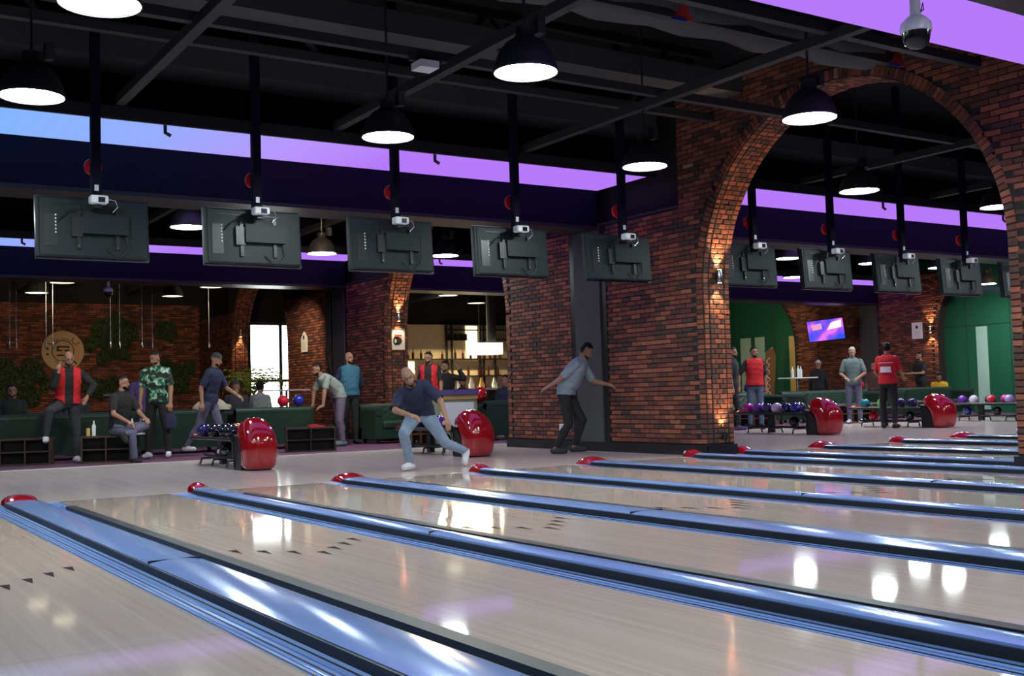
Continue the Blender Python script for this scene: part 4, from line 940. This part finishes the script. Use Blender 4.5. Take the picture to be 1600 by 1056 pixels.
# printed shirt: black with bright green flames and a pale centre
m=mat('c_print',(.02,.02,.02),.8); nt=m.node_tree; p=nt.nodes['Principled BSDF']; tc=nt.nodes.new('ShaderNodeTexCoord'); n=nt.nodes.new('ShaderNodeTexNoise'); n.inputs['Scale'].default_value=9; n.inputs['Distortion'].default_value=1.2
nt.links.new(tc.outputs['Object'],n.inputs['Vector']); r=nt.nodes.new('ShaderNodeValToRGB'); el=r.color_ramp.elements; el[0].position=.48; el[0].color=(.008,.012,.012,1); el[1].position=.66; el[1].color=(.45,.5,.5,1); x=el.new(.56); x.color=(.02,.22,.10,1)
nt.links.new(n.outputs['Fac'],r.inputs[0]); nt.links.new(r.outputs[0],p.inputs['Base Color'])
def V(*a): return np.array(a,float)
def nrm(v): v=np.asarray(v,float); return v/np.linalg.norm(v)
def capsule(mb,p,q,r0,r1,n=12):
    p,q=Vector(p),Vector(q); d=(q-p); L=d.length; t=d.normalized() if L>1e-6 else Vector((0,0,1))
    pts=[];rs=[]
    for k in (0,1,2,3): a=PI/2*k/4; pts.append(p-t*r0*math.cos(a)); rs.append(max(.001,r0*math.sin(a)))
    pts.append(p);rs.append(r0);pts.append(q);rs.append(r1)
    for k in (3,2,1,0): a=PI/2*k/4; pts.append(q+t*r1*math.cos(a)); rs.append(max(.001,r1*math.sin(a)))
    mb.tube(pts,rs,n)
UP,DN=(0,0,1),(0,0,-1)
def person(label,loc,face,lean=4,side=0,twist=0,head=(0,0),armL=((-.15,.02,-1),(-.05,.2,-1)),armR=((.15,.02,-1),(.05,.2,-1)),legL=((-.06,0,-1),(-.02,-.03,-1)),legR=((.06,0,-1),(.02,-.03,-1)),
           seat=None,scale=1.0,shirt='c_black',sleeve=.75,pants='c_black',shoes='c_black',vest=None,vest_open=False,hair='hair_black',bald=False,beard=True,cap=None,skin='skin',voxel=.011,curl=.6,belly=0,face_on=True,name='person',footL=None,footR=None,print_back=None,stool=True):
    Rz=Matrix.Rotation(math.atan2(-face[0],face[1]),4,'Z')
    root=thing(name,label,'person',loc); root.rotation_euler.z=math.atan2(-face[0],face[1]); root.scale=(scale,)*3
    mb=MB(); seg=[]      # (tag,p0,p1,r0,r1)
    def cap_(tag,p,q,r0,r1): capsule(mb,p,q,r0,r1); seg.append((tag,np.array(p,float),np.array(q,float),r0,r1))
    th,sd,tw=map(math.radians,(lean,side,twist))
    Rt=(Matrix.Rotation(tw,3,'Z')@Matrix.Rotation(sd,3,'Y')@Matrix.Rotation(-th,3,'X')); Rt=np.array(Rt)
    up=Rt@V(0,0,1); fw=Rt@V(0,1,0); rt=Rt@V(1,0,0)
    P0=V(0,0,0)
    waist=P0+nrm(V(0,0,1)*.55+up*.45)*.13; chest=waist+up*.22; nb=chest+up*.19
    # torso loft
    secs=[(P0-V(0,0,.09),V(1,0,0),V(0,1,0),.10,.085),(P0-V(0,0,.03),V(1,0,0),V(0,1,0),.168,.12),(P0+(waist-P0)*.45,V(1,0,0),V(0,1,0),.165,.118),(waist,rt,fw,.15,.108+belly),(waist+up*.1,rt,fw,.158,.115+belly*.8),(chest,rt,fw,.175,.122+belly*.2),(chest+up*.10,rt,fw,.178,.112),(chest+up*.165,rt,fw,.14,.085),(nb+up*.01,rt,fw,.07,.065)]
    vs=[];fs=[];n=20
    for c,a,b_,w,d in secs:
        for k in range(n):
            ca,sa=math.cos(2*PI*k/n),math.sin(2*PI*k/n); vs.append(c+a*w*math.copysign(abs(ca)**.85,ca)+b_*d*math.copysign(abs(sa)**.85,sa))
    for i in range(len(secs)-1):
        for k in range(n): fs.append((i*n+k,i*n+(k+1)%n,(i+1)*n+(k+1)%n,(i+1)*n+k))
    fs+=[tuple(range(n-1,-1,-1)),tuple((len(secs)-1)*n+k for k in range(n))]
    mb.add(vs,fs)
    seg.append(('pelvis',P0-V(0,0,.06),waist,.13,.13)); seg.append(('torso',waist,chest+up*.12,.135,.13))
    for s in (-1,1): seg.append(('torso',chest+up*.12,chest+up*.12+rt*s*.12,.10,.08))
    feet=[]
    for s,lg,ft in ((-1,legL,footL),(1,legR,footR)):
        h=P0+V(s*.088,0,-.04); k=h+nrm(lg[0])*.43; a=k+nrm(lg[1])*.41
        cap_('thigh',h,k,.088,.056); cap_('shin',k,a,.056,.038)
        calf=k+(a-k)*.3+V(0,-.018,0)*(1 if abs(nrm(lg[1])[2])>.5 else 0); cap_('calf',calf,calf+(a-k)*.12,.05,.045)
        fd=nrm(ft) if ft is not None else nrm(V(s*.18,1,-.0)); toe=a+fd*.155-V(0,0,.045); heel=a-fd*.045-V(0,0,.04)
        if ft is not None and abs(ft[2])>.3: toe=a+fd*.17; heel=a+nrm(lg[1])*.04
        FT='footL' if s<0 else 'footR'; cap_(FT,heel,toe,.038,.032); cap_(FT,a,(heel+toe)/2,.038,.036)
        feet.append(min(heel[2],toe[2])-.045)
    hands=[]
    for s,ar in ((-1,armL),(1,armR)):
        sh=chest+up*.125+rt*s*.185; e=sh+nrm(ar[0])*.285; w=e+nrm(ar[1])*.25
        cap_('uarm',sh-rt*s*.02,e,.054,.041); cap_('farm',e,w,.042,.028)
        hd=nrm(ar[2]) if len(ar)>2 else nrm(ar[1]); side_=np.cross(hd,V(0,0,1)); side_=nrm(side_) if np.linalg.norm(side_)>.1 else V(1,0,0); nl=np.cross(side_,hd)
        palm=w+hd*.085; cap_('hand',w+hd*.02,palm,.028,.03); cap_('hand',w+hd*.03+side_*.018,palm+side_*.022,.02,.02); cap_('hand',w+hd*.03-side_*.018,palm-side_*.022,.02,.02)
        for j in range(4):
            b0=palm+side_*(.03-.02*j)+hd*.01; L=(.032,.040,.038,.030)[j]; k1=b0+nrm(hd-nl*curl*.5)*L; k2=k1+nrm(hd*.6-nl*curl*1.3)*L*.95
            cap_('hand',b0,k1,.0105,.0095); cap_('hand',k1,k2,.0095,.008)
        tb=w+hd*.035+side_*.03; t1=tb+nrm(hd*.6+side_*.8)*.04; cap_('hand',tb,t1,.013,.011); cap_('hand',t1,t1+nrm(hd-nl*.4*curl)*.03,.011,.009)
    # head
    hy,hp=map(math.radians,head); Rh=Rt@np.array(Matrix.Rotation(hy,3,'Z')@Matrix.Rotation(-hp,3,'X'))
    uprh=nrm(up*.5+V(0,0,.5)); Hc=nb+uprh*.115+Rh@V(0,.015,.045); hx,hf,hu=Rh@V(1,0,0),Rh@V(0,1,0),Rh@V(0,0,1)
    def HL(x,y,z): return Hc+(hx*x+hf*y+hu*z)*.93
    Mh=Matrix([[*(hx*.93),0],[*(hf*.93),0],[*(hu*.93),0],[0,0,0,1]]).transposed(); Mh=Matrix(((hx[0]*.93,hf[0]*.93,hu[0]*.93,Hc[0]),(hx[1]*.93,hf[1]*.93,hu[1]*.93,Hc[1]),(hx[2]*.93,hf[2]*.93,hu[2]*.93,Hc[2]),(0,0,0,1)))
    cap_('neck',nb-up*.03,Hc-hu*.05-hf*.01,.062,.055)
    mb.sphere((0,-.012,.035),(.077,.098,.10),16,12,M=Mh); mb.sphere((0,.026,-.052),(.058,.064,.072),14,10,M=Mh); mb.sphere((0,.068,-.098),(.026,.022,.022),10,8,M=Mh)
    seg.append(('head',HL(0,-.01,.04),HL(0,.02,-.05),.088,.062))
    capsule(mb,HL(0,.088,.012),HL(0,.112,-.03),.009,.015,8); capsule(mb,HL(-.034,.078,.032),HL(.034,.078,.032),.013,.013,8)
    for s in (-1,1): mb.sphere((s*.078,-.008,-.008),(.013,.022,.033),8,8,M=Mh)
    # pelvis height from the feet or the seat
    pz=(seat if seat is not None else -min(feet))
    off=V(0,0,pz)
    me=bpy.data.meshes.new('tmp'); me.from_pydata([tuple(np.array(v)+off) for v in mb.v],[],mb.f)
    to=bpy.data.objects.new('tmp',me); COL.objects.link(to)
    rmd=to.modifiers.new('r','REMESH'); rmd.mode='VOXEL'; rmd.voxel_size=voxel; sm=to.modifiers.new('s','SMOOTH'); sm.factor=.5; sm.iterations=3
    dg=bpy.context.evaluated_depsgraph_get(); body=bpy.data.meshes.new_from_object(to.evaluated_get(dg)); bpy.data.objects.remove(to); bpy.data.meshes.remove(me)
    nv=len(body.vertices); co_=np.empty(nv*3); body.vertices.foreach_get('co',co_); co_=co_.reshape(-1,3); no=np.empty(nv*3); body.vertices.foreach_get('normal',no); no=no.reshape(-1,3)
    body.polygons.foreach_set('use_smooth',[True]*len(body.polygons)); body.name='body'; body.materials.append(MATS[skin]); bo=link('body',body,root)
    # nearest bone
    best=np.full(nv,9.); tagi=np.zeros(nv,int); tt=np.zeros(nv); Q=co_-off
    for i,(tg,a,b_,r0,r1) in enumerate(seg):
        ab=b_-a; t_=np.clip(((Q-a)@ab)/max(1e-9,ab@ab),0,1); d=np.linalg.norm(Q-(a+t_[:,None]*ab),axis=1)-(r0+(r1-r0)*t_)
        mk=d<best; best[mk]=d[mk]; tagi[mk]=i; tt[mk]=t_[mk]
    tg=np.array([s[0] for s in seg])[tagi]
    loops=np.empty(len(body.loops),int); body.loops.foreach_get('vertex_index',loops); ls=np.empty(len(body.polygons),int); body.polygons.foreach_get('loop_start',ls); F=loops[(ls[:,None]+np.arange(4))]
    bl=Q-waist; bx_,by_,bz_=bl@rt,bl@fw,bl@up; hl=(Q-Hc)/.93; lx,ly,lz=hl@hx,hl@hf,hl@hu
    def shell(nm,mask,offd,m_,wr=.004,lab=None,parent=root):
        fm=mask[F].all(axis=1); f=F[fm]
        if len(f)<4: return
        ids,inv=np.unique(f,return_inverse=True); f=inv.reshape(f.shape); q=co_[ids]
        wob=np.sin(q[:,2]*55+q[:,0]*23)*np.sin(q[:,0]*31+q[:,1]*37)*wr
        q=q+no[ids]*(offd+wob)[:,None] if not np.isscalar(offd) else q+no[ids]*(offd+wob)[:,None]
        s=bpy.data.meshes.new(nm); s.from_pydata(q.tolist(),[],f.tolist()); s.polygons.foreach_set('use_smooth',[True]*len(s.polygons)); s.materials.append(MATS[m_]); return link(nm,s,parent)
    arms=(tg=='uarm')&(tt<=sleeve)
    if sleeve>1: arms=(tg=='uarm')|((tg=='farm')&(tt<=sleeve-1))
    neckcut=~((tg=='neck'))
    shell('trousers',np.isin(tg,['pelvis','thigh','shin','calf'])&~((tg=='shin')&(tt>.97)),.013,pants,.003)
    hem=((tg=='pelvis')|((tg=='thigh')&(tt<.12)))&(Q[:,2]>-.035); sm_=((tg=='torso')|hem|arms)
    shell('shirt',sm_,.020,shirt,.004)
    if vest:
        vm=(tg=='torso')|(hem&(Q[:,2]>-.02)); 
        if vest_open: vm=vm&~((by_>.02)&(np.abs(bx_)<.055))
        shell('vest',vm,.034,vest,.004)
    if print_back: 
        shell('back_print',(tg=='torso')&(by_<-.03)&(np.abs(bx_)<.10)&(bz_>.06)&(bz_<.19),.042,print_back,.0); shell('back_stripe',(tg=='torso')&(by_<-.02)&(np.abs(bx_)<.13)&(bz_>.25)&(bz_<.275),.042,print_back,.0)
    shell('shoe',tg=='footL',.010,shoes,0); shell('shoe',tg=='footR',.010,shoes,0)
    hm=(tg=='head')|(tg=='neck')
    if cap: shell('cap',hm&(lz>.045),.016,cap,0)
    elif not bald: shell('hair',hm&((lz>.075)|((ly<.03)&(lz>.0)&(np.abs(lx)<.2)&~((np.abs(lx)>.07)&(ly>-.03)))|((ly<-.02)&(lz>-.06)))&(lz>-.075)&~((ly>.055)&(lz<.085)),.011,hair,.004)
    if beard: shell('beard',(tg=='head')&(ly>.012)&(lz<-.048)&(lz>-.135)&~((lz>-.075)&(np.abs(lx)<.028)&(ly>.06)),.0035,hair,.0015)
    if face_on:
        for s in (-1,1):
            e=MB().sphere(tuple(HL(s*.031,.076,.012)+off),.0115,10,8).build('eye','eye_white',root,smooth=True); MB().sphere(tuple(HL(s*.031,.0850,.012)+off),.0062,8,6).build('iris','hair_black',e)
            b=MB(); capsule(b,HL(s*.015,.093,.034)+off,HL(s*.048,.083,.036)+off,.005,.004,6); b.build('eyebrow',hair,root)
        b=MB(); capsule(b,HL(-.02,.088,-.062)+off,HL(.02,.088,-.062)+off,.006,.006,6); b.build('mouth','lip',root)
    if seat is not None and stool:
        h=seat-.10-.004; so=thing('padded_stool','round dark padded stool under the '+' '.join(label.split(' with ')[0].split()[:9]),'stool',loc,group='stools under seated people')
        MB().lathe([(.17,h-.07),(.18,h-.05),(.18,h-.01),(.16,h)],18).build('cushion','green_velvet',so,smooth=True); MB().tube([(0,0,.02),(0,0,h-.06)],.03,8).build('post','dark_steel',so); MB().lathe([(.18,0),(.18,.015),(.03,.03)],16).build('foot','dark_steel',so)
    return root
def to_cam(x,y): d=np.array([-x,-y]); return d/np.linalg.norm(d)
def rot2(v,deg): a=math.radians(deg); return (v[0]*math.cos(a)-v[1]*math.sin(a), v[0]*math.sin(a)+v[1]*math.cos(a))
def face_cam(x,y,deg=0): return rot2(to_cam(x,y),deg)     # positive deg turns the figure to its own left (picture right)
SIT=(((-.1,1,-.08),(-.02,.05,-1)),((.1,1,-.08),(.02,.05,-1)))
# lounge, left
person('bald bearded man in a red vest with one foot up on a shoe box',(3.62,18.75,.004),face_cam(3.6,18.7,8),lean=10,vest='c_red',vest_open=True,sleeve=1.95,pants='c_charcoal',shoes='c_shoewhite',bald=True,head=(6,8),
  armR=((.22,.6,-.75),(-.38,.35,1.2),(-.1,.1,1)),armL=((-.75,.0,-.75),(.45,.45,-.7)),legR=((.55,.80,-.22),(.10,-.10,-1)),legL=((-.08,.02,-1),(-.02,-.05,-1)),voxel=.009,curl=.35)
person('seated man in a black t-shirt and grey jeans with crossed legs',(4.3,18.25,.004),face_cam(4.2,18.3,42),lean=8,seat=.55,stool=False,pants='c_trgrey',sleeve=.8,shoes='c_black',head=(18,-8),
  armR=((.25,.35,-.95),(-.35,.85,-.5)),armL=((-.25,.4,-.9),(.3,.75,-.3)),legR=((.12,1,-.12),(.0,.12,-1)),legL=((-.1,1,.12),(.75,-.05,-.25)),footL=(.35,.5,-.4),voxel=.009)
person('standing man in a black shirt printed with green flames',(5.03,18.75,.004),face_cam(5,18.8,-14),lean=3,shirt='c_print',sleeve=.85,shoes='c_shoewhite',head=(-30,16),armR=((.2,.05,-1),(.05,.22,-1)),armL=((-.2,.1,-1),(-.02,.3,-1)),legL=((-.16,.05,-1),(-.06,-.03,-1)),legR=((.1,0,-1),(.05,-.03,-1)),voxel=.009,belly=.02)
bag=MB(); bag.lathe([(.03,-.17),(.085,-.165),(.10,-.08),(.085,.03),(.04,.12),(.02,.15),(.035,.18)],14,M=Matrix.Diagonal((1,.55,1,1))); bag.build('drawstring_bag','c_navy',None,loc=(5.2,18.56,.66),smooth=True,label='dark violet bag held by the green print shirt man',cat='bag')
person('seated man in dark clothes low behind the sofa under the emblem',(3.2,21.4,.004),face_cam(3.2,21.4),seat=.50,legL=SIT[0],legR=SIT[1],sleeve=1.9,shirt='c_dkgreen',voxel=.014,head=(0,0))
person('seated person in dark top behind the red vest man',(4.3,21.6,.004),face_cam(4.2,21,30),seat=.50,legL=SIT[0],legR=SIT[1],sleeve=1.9,shirt='c_charcoal',voxel=.014)
person('seated man in violet shirt behind the green print shirt man',(5.48,21.45,.004),face_cam(5.1,20.9,10),seat=.78,legL=SIT[0],legR=SIT[1],sleeve=.8,shirt='c_purple',voxel=.014)
person('walking man in a navy shirt and cap beside the ball rack',(5.95,18.9,.004),face_cam(6,18.9,62),lean=14,shirt='c_navy',pants='c_trgrey',shoes='c_shoewhite',cap='c_charcoal',sleeve=.9,armR=((.25,-.35,-.9),(.1,.1,-1)),armL=((-.25,.35,-.9),(.05,.8,-.5)),legL=((-.05,.35,-1),(0,.1,-1)),legR=((.05,-.35,-1),(0,-.6,-.9)),voxel=.011)
person('man in a dark cap sitting with his back to the lanes',(7.35,21.6,.004),face_cam(7.3,21.6,178),seat=.50,legL=SIT[0],legR=SIT[1],sleeve=1.9,shirt='c_charcoal',cap='c_charcoal',face_on=False,voxel=.014)
person('seated man in grey against the bright window light',(8.2,22.6,.004),face_cam(8.2,22.6,150),seat=.50,legL=SIT[0],legR=SIT[1],sleeve=1.9,shirt='c_grey',face_on=False,voxel=.014)
person('man in a grey t-shirt bending with both hands on the sofa back',(8.75,19.75,.004),face_cam(8.8,19.8,-62),lean=52,shirt='c_grey',pants='c_mauve',shoes='c_slate',head=(0,-35),armL=((-.1,.35,-1),(.0,.12,-1),(0,1,-.3)),armR=((.12,.35,-1),(0,.12,-1),(0,1,-.3)),legL=((-.1,.12,-1),(-.03,-.12,-1)),legR=((.1,-.12,-1),(.03,-.2,-1)),voxel=.010,belly=.03)
person('bald man in a teal vest standing with hands behind his back',(9.2,20.25,.004),face_cam(9.2,20,20),lean=1,shirt='c_navy',sleeve=1.9,vest='c_teal',pants='c_black',bald=True,head=(16,0),armL=((-.3,-.2,-.95),(.35,-.45,-.8)),armR=((.3,-.2,-.95),(-.35,-.45,-.8)),voxel=.010,belly=.03,scale=1.02)
# bowler
person('bald bowler in navy shirt and pale jeans lunging over the approach',(6.55,12.3,.002),face_cam(6.5,12.2,-16),lean=58,side=22,twist=14,shirt='c_navy',sleeve=.95,pants='c_jeanslight',shoes='c_shoewhite',bald=True,head=(0,-30),
  armR=((-.1,.9,-.65),(-.85,.35,-.25)),armL=((-.75,.25,-.8),(-.35,.35,-.85)),legR=((.05,.90,-.48),(-.05,-.50,-1)),legL=((-.40,-.35,-.75),(-.40,-.95,-.30)),footL=(-.1,.45,-.8),voxel=.009)
person('walking man in a grey blue shirt passing the brick pier',(9.62,13.45,.002),face_cam(9.6,13.4,72),lean=34,shirt='c_greyblue',pants='c_black',shoes='c_charcoal',sleeve=.95,head=(8,0),armR=((.15,-.75,-.7),(.05,-.85,-.5)),armL=((-.25,.45,-.9),(.2,.8,-.2)),legL=((-.05,.5,-.9),(0,-.35,-1)),legR=((.05,.15,-1),(0,-.6,-1)),voxel=.009,belly=.04)
# bar side
person('man in a red vest speaking into a handset by the bar',(10.55,19.4,.004),face_cam(10.6,19.3,-10),lean=2,vest='c_red',vest_open=True,shirt='c_black',sleeve=.8,pants='c_jeans',head=(-22,6),armR=((.3,.4,-.9),(-.35,.55,1.1)),armL=((-.2,.05,-1),(0,.25,-1)),voxel=.010,scale=1.0)
person('man in black leaning an arm to his head beside the red vest',(11.5,20.4,.004),face_cam(11.5,20.4,-15),lean=6,seat=.82,legL=SIT[0],legR=SIT[1],sleeve=1.9,armL=((-.7,.4,-.1),(.5,.2,1)),head=(-25,0),voxel=.012)
person('young man in navy seated on the sofa at the pier edge',(12.75,20.0,.004),face_cam(13,19.5,-20),seat=.50,legL=SIT[0],legR=SIT[1],sleeve=1.9,shirt='c_navy',beard=False,head=(-14,0),voxel=.012)
person('man sitting behind the red balloon on the bar sofa',(12.1,20.8,.004),face_cam(12.8,20.1,25),seat=.50,legL=SIT[0],legR=SIT[1],sleeve=1.9,shirt='c_black',voxel=.014)
MB().sphere((0,0,0),(.14,.14,.16),16,12).build('red_balloon','red_shell',None,loc=(11.43,18.9,.92),smooth=True,label='red balloon at the arm of the bar sofa',cat='balloon')
# second hall
person('man in a red vest with a hand on his hip beyond the arch',(17.55,17.45,.004),face_cam(17,17.5,14),lean=1,vest='c_red',shirt='c_black',sleeve=1.0,pants='c_jeans',head=(20,0),armR=((.55,-.05,-.85),(.1,.35,-.95)),armL=((-.18,.0,-1),(0,.15,-1)),voxel=.010)
person('man in dark clothes half hidden by the arch jamb',(16.72,17.3,.004),face_cam(16,17.3,75),lean=3,shirt='c_black',pants='c_charcoal',shoes='c_purple',sleeve=.8,head=(0,0),voxel=.012,legL=((-.04,.2,-1),(0,0,-1)),legR=((.04,-.2,-1),(0,-.3,-1)))
person('man in a white cap and black jacket with his back turned',(24.1,21.5,.004),face_cam(22.5,21,165),lean=6,seat=.80,legL=SIT[0],legR=SIT[1],sleeve=1.9,shirt='c_black',cap='c_cap',face_on=False,voxel=.012)
person('grey haired man in a slate t-shirt standing by the racks',(20.75,17.45,.004),face_cam(20.8,17.5,-6),lean=2,shirt='c_slate',sleeve=.85,pants='c_trgrey',shoes='c_shoewhite',hair='hair_grey',beard=False,head=(4,10),armR=((.3,.1,-.95),(-.45,.65,-.35)),armL=((-.3,.1,-.95),(.45,.65,-.35)),voxel=.010)
person('worker in a red shirt with white back print seen from behind',(18.7,14.85,.002),face_cam(18.6,14.9,165),lean=2,shirt='c_red',sleeve=.85,pants='c_black',shoes='c_black',face_on=False,beard=False,print_back='c_white',armR=((.25,.2,-.95),(-.05,.75,-.35)),armL=((-.25,.2,-.95),(.05,.75,-.35)),legL=((-.1,.1,-1),(0,0,-1)),legR=((.1,-.1,-1),(0,-.1,-1)),voxel=.010,scale=.98)
person('seated man in a brown shirt behind the red shirted worker',(26.0,21.1,.004),face_cam(24.3,21,-30),seat=.70,legL=SIT[0],legR=SIT[1],sleeve=.8,shirt='c_brown',bald=True,voxel=.014)
person('man in a black shirt with hands together before the brick pier',(26.9,20.2,.004),face_cam(26.3,20.9,-55),lean=2,shirt='c_black',sleeve=.8,pants='c_black',head=(0,5),armR=((.2,.35,-.9),(-.2,.9,.0)),armL=((-.2,.35,-.9),(.2,.9,.0)),voxel=.012)
person('bearded man in a yellow shirt sitting behind the green sofa',(28.0,20.4,.004),face_cam(27.6,20.0,-5),seat=.42,lean=26,legL=SIT[0],legR=SIT[1],shirt='c_yellow',sleeve=.8,voxel=.012)

heap('folded_blanket','beige_fabric',(6.35,19.97,.79),.34,.14,.16,'beige blanket thrown over the green sofa back',3)
heap('dark_jacket','c_charcoal',(17.72,19.62,.79),.38,.2,.22,'dark jacket heaped on the sofa back beyond the arch',5)
heap('red_scarf','c_red',(17.18,19.62,.79),.14,.13,.10,'red scarf heaped beside the dark jacket',6)
heap('dark_jacket','c_dkgreen',(1.9,19.65,.79),.35,.14,.12,'dark jacket lying on the sofa back under the emblem',8)
